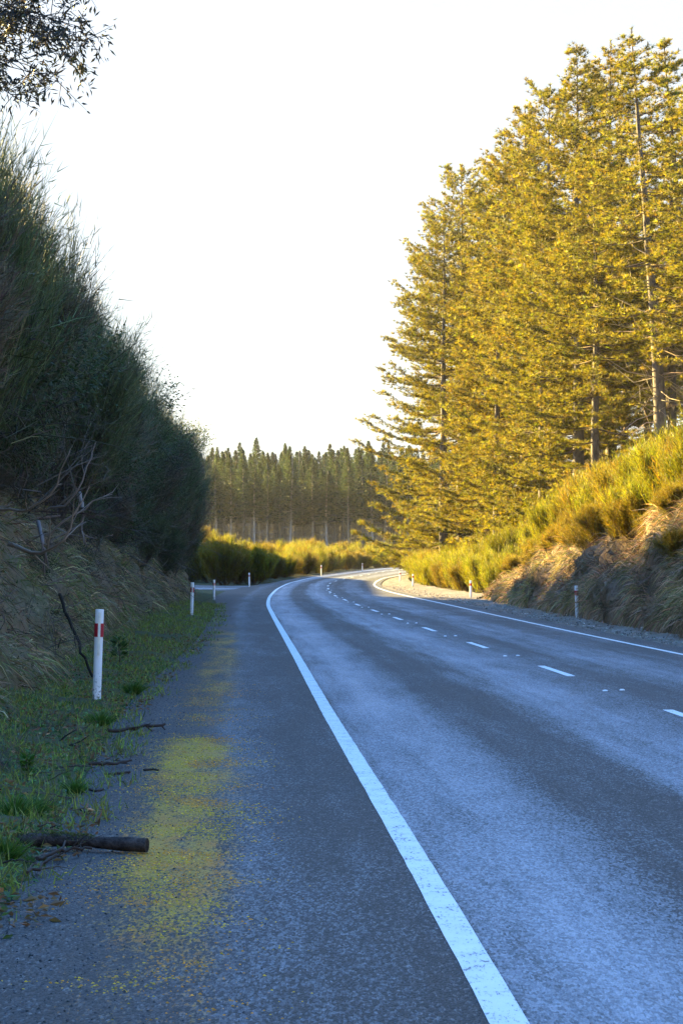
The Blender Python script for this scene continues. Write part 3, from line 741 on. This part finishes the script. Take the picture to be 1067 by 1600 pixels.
for i in range(66):
    Y = 44 + (i % 44) * 1.2 + rg.uniform(-.6, .6); p = on_bank(BR, 1, rg, Y - .2, Y + .2, .40 if i < 44 else .66, .88)[0]
    sc = rg.uniform(.24, .52); put('heath_shrub', broom_p[3 + i % 2], (p[0] + .1, p[1], p[2] - .05), rg.uniform(0, 6.28), (sc * 1.2, sc * 1.2, sc), 'small heathy bush clinging to the clay bank ' + by_right(Y), 'shrub', 'small bushes on the face of the right bank', (0, -rg.uniform(.2, .7)))

# ------------------------------------------------------------------ dark wall of shrubs on the left bank
dark_p = []
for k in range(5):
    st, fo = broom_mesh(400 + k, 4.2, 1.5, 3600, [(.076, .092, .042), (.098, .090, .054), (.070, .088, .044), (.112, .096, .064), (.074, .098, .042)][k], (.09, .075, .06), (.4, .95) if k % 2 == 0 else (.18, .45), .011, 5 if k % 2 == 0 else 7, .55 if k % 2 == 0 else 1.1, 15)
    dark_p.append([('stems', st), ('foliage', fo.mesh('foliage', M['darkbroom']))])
def skyline_left(px): return float(np.interp(px, [-200, 0, 55, 100, 125, 200, 250, 300, 330, 345, 400], [60, 185, 250, 350, 425, 540, 600, 625, 690, 760, 830]))
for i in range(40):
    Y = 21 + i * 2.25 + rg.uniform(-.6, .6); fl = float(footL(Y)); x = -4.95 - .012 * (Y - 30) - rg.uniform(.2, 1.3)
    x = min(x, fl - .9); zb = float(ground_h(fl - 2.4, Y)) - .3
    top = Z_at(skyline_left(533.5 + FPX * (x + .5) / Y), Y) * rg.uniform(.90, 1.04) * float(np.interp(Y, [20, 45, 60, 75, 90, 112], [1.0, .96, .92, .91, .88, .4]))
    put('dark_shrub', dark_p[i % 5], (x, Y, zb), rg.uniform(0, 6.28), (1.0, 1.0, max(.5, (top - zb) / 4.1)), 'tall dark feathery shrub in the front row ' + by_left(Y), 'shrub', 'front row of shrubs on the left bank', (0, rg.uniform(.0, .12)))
for i in range(50):  # unseen back row, sized and packed to keep sun off the front tips
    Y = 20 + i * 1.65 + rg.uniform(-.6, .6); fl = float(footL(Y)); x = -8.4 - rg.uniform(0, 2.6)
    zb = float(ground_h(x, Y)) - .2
    put('dark_shrub', dark_p[(i * 2) % 5], (x, Y, zb), rg.uniform(0, 6.28), rg.uniform(1.5, 1.8) if Y < 75 else rg.uniform(1.2, 1.35), 'unseen tall dark feathery shrub added behind the front row to shade it', 'shrub', 'unseen back row shading the left bank shrubs')
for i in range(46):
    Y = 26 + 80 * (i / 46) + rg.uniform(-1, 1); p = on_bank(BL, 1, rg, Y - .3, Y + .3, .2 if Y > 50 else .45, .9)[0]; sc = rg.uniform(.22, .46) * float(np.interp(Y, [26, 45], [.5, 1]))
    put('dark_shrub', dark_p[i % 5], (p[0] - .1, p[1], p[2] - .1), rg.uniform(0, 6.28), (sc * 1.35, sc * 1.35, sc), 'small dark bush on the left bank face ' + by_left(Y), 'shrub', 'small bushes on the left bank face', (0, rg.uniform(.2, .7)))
tang = [[('twigs', twig_tangle(500 + k, 1.7, 1.2, 26).mesh('twigs', M['twig']))] for k in range(3)]
for i in range(46):
    Y = 24 + (i % 23) * 3.1 + rg.uniform(-.5, .5); p = on_bank(BL, 1, rg, Y - .3, Y + .3, *((.55, .95) if i < 23 else (.03, .5)))[0]
    put('dead_shrub', tang[i % 3], tuple(p), rg.uniform(0, 6.28), (rg.uniform(.8, 1.35) if i < 23 else rg.uniform(.3, .6)), 'tangle of bare grey twigs hanging ' + by_left(Y), 'dead shrub', 'bare twig tangles on the left bank', (0, rg.uniform(.3, .9)))
LEAFY_MORE = [(90, 560, 38), (150, 640, 46), (215, 620, 58), (30, 600, 32), (270, 700, 68), (255, 780, 70), (300, 760, 84), (190, 800, 52)]
leafy_p = [list(zip(('stems', 'foliage'), leafy_mesh(520 + k, 1.5, .9, 1700, (.052, .070, .032)))) for k in range(2)]
for i, (px, py, Y, sc) in enumerate([(175, 730, 47, .9), (215, 745, 52, .8), (20, 690, 33, .8), (245, 690, 60, .9), (60, 880, 33, .35), (140, 800, 42, .5), (286, 690, 78, .95), (120, 870, 40, .4)]):
    p = at(px, py, Y); p.z -= .75 * sc
    put('leafy_shrub', leafy_p[i % 2], p, rg.uniform(0, 6.28), sc, ['broad-leaved shrub hanging midway up the left bank', 'broad-leaved shrub hanging midway up the left bank', 'green broad-leaved shrub at the left edge above the bank', 'broad-leaved shrub under the dark hedge further along the bank', 'small dark leafy bush low on the left bank face', 'small leafy bush beside the exposed roots on the left bank', 'rounded leafy shrub near the far end of the dark hedge', 'small dark leafy bush low on the left bank face'][i], 'shrub', 'leafy shrubs on the left bank')

for i, (px, py, Y) in enumerate(LEAFY_MORE):
    p = at(px, py, Y); p.z -= .7; put('leafy_shrub', leafy_p[i % 2], p, rg.uniform(0, 6.28), rg.uniform(.8, 1.25), 'broad-leaved shrub growing among the feathery shrubs of the left bank', 'shrub', 'leafy shrubs among the dark feathery ones')

# overhanging leafy tree at the upper left
rt = np.random.default_rng(61)
tr, lv = Geo(), Geo()
base = np.array([-6.6, 24.2, float(ground_h(-6.6, 24.2))])
tk = np.array([[0, 0, -.3], [.1, 0, 1.5], [.35, .05, 3.0], [.8, .05, 4.2], [1.3, 0, 5.4], [1.7, 0, 6.8], [1.9, 0, 8.2]])
tube(tr, tk, np.array([.16, .14, .12, .10, .08, .05, .02]), (.1, .08, .07), 8)
ends = []
for px, py, dy in [(132, 45, 0), (120, 90, .3), (95, 125, -.3), (60, 140, .2), (118, 12, -.2), (60, 60, .5), (30, 90, -.5), (20, 150, 0), (90, 50, -.6), (40, 15, .3), (100, -30, .2), (160, -40, -.2), (-30, 40, .6), (-40, 120, -.4), (0, -60, .5), (60, -90, 0), (138, 62, .1)]:
    Y = 24.2 + dy; e = np.array(at(px, py, Y)) - base; j = int(rt.integers(2, 6)); s = tk[j] + (tk[min(j + 1, 6)] - tk[j]) * rt.uniform()
    m = s * .45 + e * .55 + np.array([-.1, 0, .25 + rt.uniform(-.1, .2)])
    t_ = np.linspace(0, 1, 7)[:, None]; c_ = (1 - t_) ** 2 * s + 2 * t_ * (1 - t_) * m + t_ ** 2 * e
    tube(tr, c_, .022 * (1 - t_[:, 0] * .93), (.09, .075, .065), 5, False)
    for k in range(30):
        f = rt.uniform(.45, 1.02); q = (1 - f) ** 2 * s + 2 * f * (1 - f) * m + f * f * e
        d = unit(rt.normal(size=3) + np.array([.3, 0, -.1])); tl = rt.uniform(.18, .5); q2 = q + d * tl
        cones(tr, q[None], q2[None], .006, .002, (.08, .06, .05), 3)
        n = int(rt.integers(7, 15)); ff = rt.uniform(.25, 1.05, n)[:, None]
        P = q + (q2 - q) * ff + rt.normal(size=(n, 3)) * .03
        D = unit(d * .5 + rt.normal(size=(n, 3)) * .6 + np.array([0, 0, -.35]))
        leaves(lv, P, D, rt.uniform(.06, .12, n), rt.uniform(.018, .030, n), vcol((.03, .035, .03), n, rt, .1, .25), rt, .1)
put('overhanging_tree', [('trunk', tr.mesh('trunk', M['twig'])), ('crown', lv.mesh('crown', M['euca']))], base, 0, 1.0, 'leafy tree whose dark branch tips hang into the upper left sky', 'tree')

# bleached dead branches and exposed roots on the left bank
def bough(name, pts, r0, r1, col, label, cat, forks=5, seed=0, mat='twig', group=None):
    r_ = np.random.default_rng(seed); g = Geo(); pts = np.array(pts, float); b = pts[0].copy(); pts = pts - b
    t = np.linspace(0, 1, 12); k = np.linspace(0, 1, len(pts)); c = np.stack([np.interp(t, k, pts[:, q]) for q in range(3)], -1)
    ln = np.linalg.norm(pts[-1] - pts[0]); c[1:-1] += r_.normal(size=(10, 3)) * ln * .012
    rad = r0 + (r1 - r0) * t; tube(g, c, rad, col, 7)
    for f in range(forks):
        i = int(r_.integers(3, 11)); d = unit(c[min(i + 1, 11)] - c[i] + r_.normal(size=3) * ln * .06); e = c[i] + d * ln * r_.uniform(.12, .35); m_ = (c[i] + e) / 2 + r_.normal(size=3) * ln * .015
        tube(g, [c[i], m_, e], [rad[i] * .6, rad[i] * .45, rad[i] * .15], col, 5)
    o = link(name, g.mesh(name, M[mat], True), None, loc=b); return tag(o, label, cat, group)
TAN = (.26, .20, .15)
def pth(l, Y): return [at(x, y, Y + d) for x, y, d in l]
bough('dead_branch', pth([(15, 850, .5), (60, 868, .1), (105, 842, -.2), (140, 760, -.2)], 29), .032, .006, TAN, 'bleached bare branch curving upward at the left edge of the bank', 'branch', 4, 1)
bough('dead_branch', pth([(-5, 795, .4), (40, 800, 0), (85, 770, -.2), (110, 705, -.3)], 29), .022, .005, TAN, 'thin bleached branch above the curving one at the left edge', 'branch', 4, 2)
bough('dead_branch', pth([(20, 848, .6), (70, 835, .2), (120, 800, 0), (175, 772, -.1)], 34), .026, .006, (.30, .25, .22), 'long pale bare branch slanting across the bank to the leafy shrub', 'branch', 5, 3)
bough('dead_branch', pth([(70, 800, .4), (110, 785, .1), (135, 735, 0), (150, 690, 0)], 36), .02, .005, (.28, .23, .2), 'slim upright bare branch beside the exposed roots', 'branch', 3, 4)
bough('root', pth([(125, 770, .3), (131, 800, 0), (128, 830, .1), (135, 850, .3)], 39), .035, .015, (.22, .19, .17), 'pale exposed root hanging down the left bank', 'root', 4, 5)
bough('root', pth([(60, 815, .4), (66, 845, 0), (72, 872, .1), (70, 900, .3)], 30), .03, .012, (.17, .14, .13), 'dark split root stub low on the left bank', 'root', 4, 6)
bough('leaning_stick', pth([(94, 928, .55), (112, 975, .3), (132, 1020, .1), (148, 1062, 0)], 28.3), .022, .016, (.022, .018, .014), 'dark stick leaning against the bank behind the nearest marker post', 'stick', 1, 7)
for i in range(16):
    p = on_bank(BL, 1, rg, 24, 60, .15, .7)[0]; d = Vector((rg.uniform(.1, .6), rg.uniform(-.5, .5), rg.uniform(-.5, .4)))
    p = Vector(p); bough('dead_twig', [p, p + d * .5 + Vector((.15, 0, 0)), p + d], .012, .004, (.17, .14, .11), 'thin bare twig poking out of the left bank face', 'twig', 3, 20 + i, group='twigs poking out of the left bank')

# ------------------------------------------------------------------ ground cover that nobody could count
r8 = np.random.default_rng(8)
g = Geo()
n = 46000; y = 9 + (r8.uniform(0, 1, n) ** 1.7) * 75; t = r8.uniform(-.16, 1, n)
keep = np.array([(mnoise.noise(Vector((a * .9, b * 2.2, 3.3))) + .6 * mnoise.noise(Vector((a * 3.1, b * 6, 8.3)))) for a, b in zip(y, t)]) > -.10 - .30 * t + np.maximum(-t, 0) * 3.2 + np.maximum(11.2 - y, 0) * .45 + r8.normal(0, .12, n)
y, t = y[keep], t[keep]; n = len(y)
x = verge_xy(y, t) + r8.normal(0, .05, n); P = np.stack([x, y, vz(y, t) - .01], -1)
D = unit(np.stack([r8.normal(0, .45, n), r8.normal(0, .45, n), np.ones(n)], -1))
L = r8.uniform(.025, .085, n) * (1 + .4 * r8.uniform(size=n)) ; C = vcol((.165, .205, .042), n, r8, .12, .35)
k = r8.uniform(size=n) < .12; C[k] = vcol((.16, .14, .06), k.sum(), r8)
blades(g, P, D, L, .007 + .00012 * y, C, r8, bend=r8.normal(size=(n, 3)) * .03, seg=2)
# low rosettes of clover-like leaves
n = 5200; y = 9 + r8.uniform(0, 1, n) ** 1.5 * 26; t = r8.uniform(0, .95, n); P = np.stack([verge_xy(y, t), y, vz(y, t) + r8.uniform(0, .03, n)], -1)
leaves(g, P, unit(np.stack([r8.normal(size=n), r8.normal(size=n), r8.uniform(.0, .7, n)], -1)), r8.uniform(.025, .06, n), r8.uniform(.018, .035, n), vcol((.08, .14, .055), n, r8, .14, .3), r8)
n = 7500; y = 9.5 + r8.uniform(0, 1, n) ** 1.5 * 40; t = r8.uniform(-.1, 1, n); kk = np.array([mnoise.noise(Vector((a * .8, b * 2, 9.3))) for a, b in zip(y, t)]) > .05; y, t = y[kk], t[kk]; n = len(y)
leaves(g, np.stack([verge_xy(y, t), y, vz(y, t) + r8.uniform(.01, .05, n)], -1), unit(np.stack([r8.normal(size=n), r8.normal(size=n), r8.normal(.1, .3, n)], -1)), r8.uniform(.02, .07, n), r8.uniform(.01, .03, n), vcol((.16, .095, .05), n, r8, .1, .4), r8)
tag(link('grass', g.mesh('grass', M['grass'])), 'short green grass and clover on the verge under the left bank', 'grass', kind='stuff')

def bank_cover(name, B, n, y0, y1, t0, t1, sgn, cols, L, label, mat, up=.2, w0=.006, pw=1.3):
    g = Geo(); P = np.concatenate([on_bank(B, int(n * wgt), r8, a, b, t0, t1) for a, b, wgt in [(y0, y0 + (y1 - y0) * .4, .5), (y0 + (y1 - y0) * .4, y1, .5)]]); m = len(P)
    patch = np.array([mnoise.noise(Vector((p[1] * .55, p[2] * .9, 1.7 + sgn))) for p in P])
    k = (patch > -.22) | (r8.uniform(size=m) < .35); P, patch = P[k], patch[k]; m = len(P)
    out = np.array([-sgn, 0, 0.]); D = unit(out * r8.uniform(.25, 1, (m, 1)) + np.array([0, 0, 1.]) * r8.normal(up, .7, (m, 1)) + r8.normal(size=(m, 3)) * .55)
    Ln = r8.uniform(*L, m); ci = np.clip(((patch + .5 + r8.normal(0, .22, m)) * len(cols)).astype(int), 0, len(cols) - 1)
    C = vcol((1, 1, 1), m, r8, .08, .28) ; C = np.array(cols)[ci] * np.exp(r8.normal(0, .28, (m, 1))) * np.exp(r8.normal(0, .08, (m, 3)))
    hol_shade = np.array([mnoise.noise(Vector((p[1] * 1.6, p[2] * 2.2, 7.7))) for p in P]); C = C * np.exp(np.clip(hol_shade, -.6, .5) * 1.3)[:, None]; Ln = Ln * np.clip(.85 + hol_shade, .4, 1.4)  # shade of random hollows put into strand colour; strands shorter there too
    blades(g, P - out * .04, D, Ln, (w0 + .00018 * P[:, 1]) * r8.uniform(.7, 1.8, m), C, r8, bend=np.stack([out[0] * Ln * .1, r8.normal(0, .05, m), -Ln * r8.uniform(.35, 1.0, m)], -1), seg=2)
    tag(link(name, g.mesh(name, M[mat])), label, 'undergrowth', kind='stuff')
bank_cover('dry_undergrowth', BL, 90000, 17, 100, .03, .98, -1, [(.10, .06, .036), (.20, .145, .085), (.105, .115, .042), (.26, .205, .12), (.14, .145, .055), (.17, .105, .062), (.11, .13, .045)], (.10, .45), 'dry grass and fern litter hanging over the shaded left bank', 'dry')
bank_cover('bank_undergrowth', BR, 125000, 34, 103, .06, .99, 1, [(.09, .06, .04), (.19, .12, .075), (.08, .085, .03), (.24, .165, .10), (.13, .12, .04)], (.10, .55), 'dry grass and heath growing on the clay bank at the right', 'dry')

# moss cushions on the sealed shoulder
g = Geo(); n = 42000
y = 7.6 + r8.uniform(0, 1, n) ** 1.35 * 22; u = r8.normal(-1.2, .24, n)
pm = np.array([mnoise.noise(Vector((a * 1.5, b * 2.2, .4))) for a, b in zip(u, y)]) + r8.normal(0, .2, n)
k = (pm > np.abs(u + 1.2) * .5 - .08) & (u > -1.75) & (u < -.5) & ((y < 19.8) | (r8.uniform(size=n) < .3)) & (r8.uniform(size=n) < np.interp(y, [7.5, 9, 11, 12], [.12, .25, .7, 1])); y, u = y[k], u[k]; n = len(y)
P = np.stack([lane_x(u, y), y, zr(y)], -1); hue = np.array([mnoise.noise(Vector((a * 2.5, b * 1.2, 5.))) for a, b in zip(u, y)]) + r8.normal(0, .18, n)
C = np.where(hue[:, None] > .1, [(.50, .20, .010)], [(.48, .29, .012)]) * np.exp(r8.normal(0, .3, (n, 1)))
rad = r8.uniform(.003, .010, n)[:, None]; ht = rad * r8.uniform(.3, .7, (n, 1)); kk = 5
ang = np.arange(kk) * 2 * np.pi / kk + r8.uniform(0, 6, n)[:, None]; rj = rad * r8.uniform(.6, 1.3, (n, kk))
ring = np.stack([np.cos(ang) * rj, np.sin(ang) * rj, np.full((n, kk), -.001)], -1) + P[:, None]
V = np.concatenate([ring, (P + np.concatenate([rad * 0, rad * 0, ht], 1))[:, None]], 1).reshape(-1, 3)
i = np.arange(kk); F = (np.stack([i, (i + 1) % kk, np.full(kk, kk)], 1)[None] + (np.arange(n) * (kk + 1))[:, None, None]).reshape(-1, 3)
g.add(V, F, np.repeat(C, kk + 1, 0)); tag(link('moss', g.mesh('moss', M['moss'])), 'yellow-green moss growing in a band along the sealed shoulder', 'moss', kind='stuff')
# loose chips on the shoulder and at the foot of the right bank
def stones(name, X, Y, Z, rad, cols, label):
    g = Geo(); n = len(X); P = np.stack([X, Y, Z], -1); a = r8.uniform(.6, 1.3, (n, 6, 1)) * rad[:, None, None]
    d = np.array([[1, 0, 0], [0, 1, 0], [-1, 0, 0], [0, -1, 0], [0, 0, .8], [0, 0, -.6]], float)[None]
    V = (P[:, None] + d * a + r8.normal(size=(n, 6, 3)) * rad[:, None, None] * .2).reshape(-1, 3)
    f = np.array([[0, 1, 4], [1, 2, 4], [2, 3, 4], [3, 0, 4], [1, 0, 5], [2, 1, 5], [3, 2, 5], [0, 3, 5]])
    g.add(V, (f[None] + (np.arange(n) * 6)[:, None, None]).reshape(-1, 3), np.repeat(cols, 6, 0))
    tag(link(name, g.mesh(name, M['stone'])), label, 'gravel', kind='stuff')
n = 6500; y = 7.2 + r8.uniform(0, 1, n) ** 1.4 * 40; u = -SHW(y) + np.abs(r8.normal(0, .45, n)) - .15
k = u < -.25; y, u = y[k], u[k]; n = len(y)
stones('gravel', lane_x(u, y), y, zr(y) + .002, r8.uniform(.002, .007, n), vcol((.05, .052, .058), n, r8, .04, .4), 'loose dark chips scattered over the left shoulder')
n = 2200; y = 40 + r8.uniform(0, 1, n) * 90; X0 = lane_x(7.35, y); x = X0 + np.abs(r8.normal(0, .5, n))
stones('rubble', x, y, zr(y) + .03 + (x - X0) * .06, r8.uniform(.008, .03, n), vcol((.19, .17, .15), n, r8, .05, .4), 'pale stones and clods fallen at the foot of the right bank')

# ------------------------------------------------------------------ things on the verge: log, sticks, seedlings, tussocks
def ground_at(px, py): Y = Yof(py); return Vector((X_at(px, Y), Y, float(zr(Y))))
a, b = ground_at(22, 1326), ground_at(231, 1332)
a.z += .045; b.z += .042; mid1 = a.lerp(b, .35) + Vector((0, .02, .012)); mid2 = a.lerp(b, .7) + Vector((0, .01, .004))
log = empty('fallen_log', a); tag(log, 'dark wet log lying across the edge of the shoulder', 'log')
g = Geo(); rl = np.random.default_rng(5); tt = np.linspace(0, 1, 26); pp = np.stack([np.interp(tt, [0, .35, .7, 1], [q[k] for q in (a, mid1, mid2, b)]) for k in range(3)], -1) - np.array(a)
tube(g, pp, .034 + .004 * np.sin(tt * 9) + rl.normal(0, .0014, 26) - .006 * (tt < .06), (.05, .04, .04), 14); link('bark', g.mesh('bark', M['logbark'], True), log)
g = Geo(); n = 900; f = rl.uniform(0, .62, n); q = np.stack([np.interp(f, tt, pp[:, k]) for k in range(3)], -1); an = rl.normal(1.57, .7, n)
nd = np.stack([an * 0, np.cos(an), np.sin(an)], -1); k = rl.uniform(size=n) < np.interp(f, [0, .2, .45, .62], [.9, .7, .9, .2])
blades(g, (q + nd * .033)[k], unit(nd + rl.normal(size=(n, 3)) * .6)[k], .016, .008, vcol((.08, .09, .03), n, rl)[k], rl, seg=1); link('moss_coat', g.mesh('moss_coat', M['moss']), log)
STK = [([(170, 1149), (215, 1145), (258, 1139)], .018, 'long dark stick lying on the shoulder past the nearest marker post', 3),
       ([(140, 1202), (180, 1201), (206, 1196)], .012, 'dark stick at the verge edge, upper of the parallel pair', 2),
       ([(165, 1212), (190, 1210), (204, 1208)], .012, 'dark stick at the verge edge, lower of the parallel pair', 1),
       ([(226, 1204), (238, 1203), (249, 1204)], .009, 'short dark stick next to the yellow moss', 0),
       ([(126, 1265), (138, 1272), (152, 1274)], .010, 'short curved stick on the gravel above the log', 0),
       ([(140, 1234), (152, 1237), (163, 1234)], .009, 'short stub of wood lying where grass meets gravel', 0),
       ([(30, 1168), (80, 1172), (122, 1176)], .02, 'old fallen branch half buried in the verge grass', 4),
       ([(60, 1352), (100, 1340), (145, 1336)], .010, 'thin mossy stick lying just below the log', 3),
       ([(45, 1374), (80, 1352), (110, 1330)], .008, 'thin forked stick crossing the left end of the log', 3)]
for i, (l, r_, lab, fk) in enumerate(STK):
    pts = [ground_at(x, y) + Vector((0, 0, r_ + (.03 if fk > 1 else 0))) for x, y in l]
    bough('stick', pts, r_, r_ * .7, (.045, .032, .026), lab, 'stick', fk, 40 + i)
rd = np.random.default_rng(909)
for i in range(30):
    px, py = rd.uniform(5, 215), rd.uniform(1120, 1390)
    if px > 60 + (1400 - py) * .55: px = rd.uniform(5, 60 + (1400 - py) * .55)
    p = ground_at(px, py); p.z += .035; d = Vector((rd.normal(), rd.normal() * .8, rd.uniform(0, .15))).normalized() * rd.uniform(.10, .38)
    bough('twig', [p, p + d * .5 + Vector((0, .015, .01)), p + d], .005, .002, tuple(np.array((.10, .075, .055)) * rd.uniform(.5, 1.4)), 'little dead twig lying in the verge grass near the log', 'twig', 2, 950 + i, group='little twigs littering the verge')
heap = [twig_tangle(600 + k, .42, .35, 22, (.09, .065, .05)) for k in range(2)]
heap = [[('twigs', h.mesh('twigs', M['twig']))] for h in heap]
for px, py, sc, lab in [(92, 1150, 1.0, 'brown heap of dead twigs on the verge in front of the nearest post'), (5, 1215, 1.1, 'brown heap of dead twigs at the left edge of the verge'), (185, 1192, .6, 'small brush of dead twigs beside the parallel sticks')]:
    put('twig_heap', heap[0 if px > 50 else 1], ground_at(px, py) + Vector((0, 0, .03)), rg.uniform(0, 6.28), (sc, sc, sc * .8), lab, 'twigs')
def seedling(px, py, h, label, col, nl, seed):
    r_ = np.random.default_rng(seed); p = ground_at(px, py); s, f = Geo(), Geo()
    pts = np.array([[0, 0, 0], [.01, 0, h * .4], [-.01, .01, h * .8], [.0, .0, h]]); tube(s, pts, [.008, .007, .005, .002], (.06, .045, .03), 5)
    z = r_.uniform(.35, 1.02, nl) * h; az = r_.uniform(0, 6.28, nl); D = unit(np.stack([np.cos(az), np.sin(az), r_.uniform(.1, .9, nl)], -1))
    leaves(f, np.stack([z * 0, z * 0, z], -1) + D * .02 * (h / .2), D, r_.uniform(.25, .5, nl) * h ** .7 * .45, .035 * (h / .25) ** .5, vcol(col, nl, r_), r_)
    put('seedling', [('stem', s.mesh('stem', M['twig'])), ('leaves', f.mesh('leaves', M['leaf']))], p, 0, 1, label, 'plant')
seedling(44, 1222, .17, 'small bright green seedling beside the twig heap', (.07, .16, .02), 60, 1)
seedling(187, 1046, .42, 'thin sapling in the grass right of the nearest post', (.05, .09, .025), 70, 2)
tus = []
for k in range(2):
    r_ = np.random.default_rng(700 + k); g = Geo(); n = 420; az = r_.uniform(0, 6.28, n); s = r_.uniform(0, 1, n)
    D = unit(np.stack([np.cos(az) * s, np.sin(az) * s, np.full(n, 1.0)], -1)); P = np.stack([np.cos(az), np.sin(az), az * 0], -1) * (s * .05)[:, None]
    blades(g, P, D, r_.uniform(.08, .2, n), .006, vcol((.06, .12, .02), n, r_, .1, .25), r_, bend=np.stack([np.cos(az) * .04, np.sin(az) * .04, az * 0 - .02], -1)); tus.append([('blades', g.mesh('blades', M['grass']))])
for i, (px, py, sc, lab) in enumerate([(158, 1135, 1.0, 'bright grass tuft just in front of the nearest marker post'), (25, 1280, 1.0, 'lush grass tuft at the left edge above the log'), (10, 1345, .9, 'grass tuft at the left end of the log'), (60, 1275, .8, 'grass tuft on the verge between seedling and log'), (120, 1240, .7, 'grass tuft beside the short wood stub'), (210, 1085, 1.1, 'grass tuft right of the nearest marker post')]):
    put('grass_tuft', tus[i % 2], ground_at(px, py), rg.uniform(0, 6), sc, lab, 'grass tuft')

# ------------------------------------------------------------------ marker posts and road studs
def post_meshes():
    def shell(z0, z1, grow, name, mat, wide=.088, a0=-1.0, a1=1.0, nz=6):
        # flat post with a rounded face: half oval front (towards -y), open-flat back
        n = 9; t = np.linspace(-1, 1, n); w_ = wide / 2
        fx = t * w_; fy = -.030 * (1 - t ** 2) ** .6 - .004
        out = np.stack([np.concatenate([fx, fx[::-1]]), np.concatenate([fy, np.full(n, .012)])], -1)
        c = out.mean(0); out = c + (out - c) * np.array([1 + grow / w_, 1 + grow / .02])
        m = len(out); g = Geo(); zs = np.linspace(z0, z1, nz)
        V = np.concatenate([np.concatenate([out, np.full((m, 1), z)], 1) for z in zs]); i = np.arange(m); j = (i + 1) % m
        F = np.concatenate([np.stack([i, j, j + m, i + m], 1) + k * m for k in range(nz - 1)]); g.add(V, F)
        g.add(np.concatenate([V[-m:], [[c[0], c[1], z1 + .002]]]), np.stack([i, j, np.full(m, m)], 1))
        return g.mesh(name, M[mat])
    strip_g = Geo(); t = np.linspace(-.30, .30, 5)
    z = [.52, .97]; fx = t * .044 - .004; fy = -.030 * (1 - (t) ** 2) ** .6 - .0135
    V = np.array([[x, y_, zz] for zz in z for x, y_ in zip(fx, fy)] + [[x, y_ + .008, zz] for zz in z for x, y_ in zip(fx, fy)])
    F = [[k, k + 1, k + 6, k + 5] for k in range(4)] + [[k + 10, k + 15, k + 16, k + 11] for k in range(4)] + [[0, 5, 15, 10], [4, 14, 19, 9], [5, 6, 16, 15], [6, 7, 17, 16], [7, 8, 18, 17], [8, 9, 19, 18], [0, 10, 11, 1], [1, 11, 12, 2], [2, 12, 13, 3], [3, 13, 14, 4]]
    strip_g.add(V, F)
    return shell(-.25, 1.0, 0, 'post_body', 'post', nz=12), shell(.715, .855, .005, 'red_band', 'red', nz=3), strip_g.mesh('reflector', M['refl'])
PB, RB_, RF = post_meshes()
POSTS = [(152, 952, 1102, 1, 'nearest white marker post with red band beside a leaning stick on the left verge', .02, .028),
         (300, 910, 964, 1, 'second white marker post along the left bank, in green grass', 0, .02), (335, 906, 937, 1, 'third white marker post on the left, where the bank ends', 0, .0),
         (390, 895, 917, 1, 'small marker post at the side road mouth on the left', 0, -.02), (502, 883, 900, 1, 'far marker post on the outside of the bend before dark broom', 0, 0), (566, 880, 893, 1, 'farthest tiny marker post outside the bend', 0, 0),
         (901, 915, 968, 0, 'nearest marker post on the right, in front of the clay bank', 0, -.03), (735, 907, 936, 0, 'marker post at the nose of the clay bank on the right', 0, 0), (645, 897, 917, 0, 'marker post on the gravel before golden broom inside the bend', 0, 0), (625, 893, 909, 0, 'tiny marker post on the inside of the bend half hidden by broom', 0, 0)]
for px, yt, yb, fr, lab, tx, ty in POSTS:
    p = ground_at(px, yb); h = (yb - yt) / FPX * p.y
    o = empty('marker_post', p, (tx, ty, R(14) if px < 600 else R(-10)), (max(1.0, 9.0 * p.y / 3600 / .088 * .0 + 1.0), 1.0, h)); tag(o, lab, 'marker post', 'edge marker posts along the road')
    link('post_body', PB, o); link('red_band', RB_, o)
    if fr: link('reflector', RF, o)
g = Geo()
for k, (z0, r0_, z1, r1_) in enumerate([(0, .052, .012, .048), (.012, .048, .022, .025)]):
    cones(g, [[0, 0, z0]], [[0, 0, z1]], r0_, r1_, (.7, .7, .7), 10)
g.add(np.array([[math.cos(i * .6283) * .025, math.sin(i * .6283) * .025, .022] for i in range(10)] + [[0, 0, .024]]), [[i, (i + 1) % 10, 10] for i in range(10)])
stud_me = g.mesh('road_stud', mat_plain('stud_plastic', (.8, .81, .82), .4))
for i in range(1, 12):
    y0 = (dash_y[i][1] + dash_y[i + 1][0]) / 2
    for s in (-.11, .11):
        o = link('road_stud', stud_me, None, loc=(float(lane_x(3.4, y0)) + s, y0 + s * .8, float(zr(y0)) + .004)); o.scale = (.65, .65, .7)
        tag(o, 'white raised road stud between the dashes of the centre line', 'road stud', 'road studs along the centre line')

# ------------------------------------------------------------------ the low sunlit air
hz = Geo(); x0, x1, y0, y1, z0, z1 = -720, 720, -220, 920, -4, 46
hz.add([[x, y, z] for z in (z0, z1) for y in (y0, y1) for x in (x0, x1)], [[0, 2, 3, 1], [4, 5, 7, 6], [0, 1, 5, 4], [2, 6, 7, 3], [0, 4, 6, 2], [1, 3, 7, 5]])
hm = bpy.data.materials.new('haze_air'); hm.use_nodes = True; ht = hm.node_tree; ht.nodes.clear()
ho = ht.nodes.new('ShaderNodeOutputMaterial'); hv = ht.nodes.new('ShaderNodeVolumePrincipled')
hv.inputs['Color'].default_value = (.93, .93, .92, 1); hv.inputs['Density'].default_value = .00006; hv.inputs['Anisotropy'].default_value = 0.0
ht.links.new(hv.outputs[0], ho.inputs['Volume'])
tag(link('haze', hz.mesh('haze', hm)), 'thin sunlit haze filling the valley', 'haze', kind='stuff')
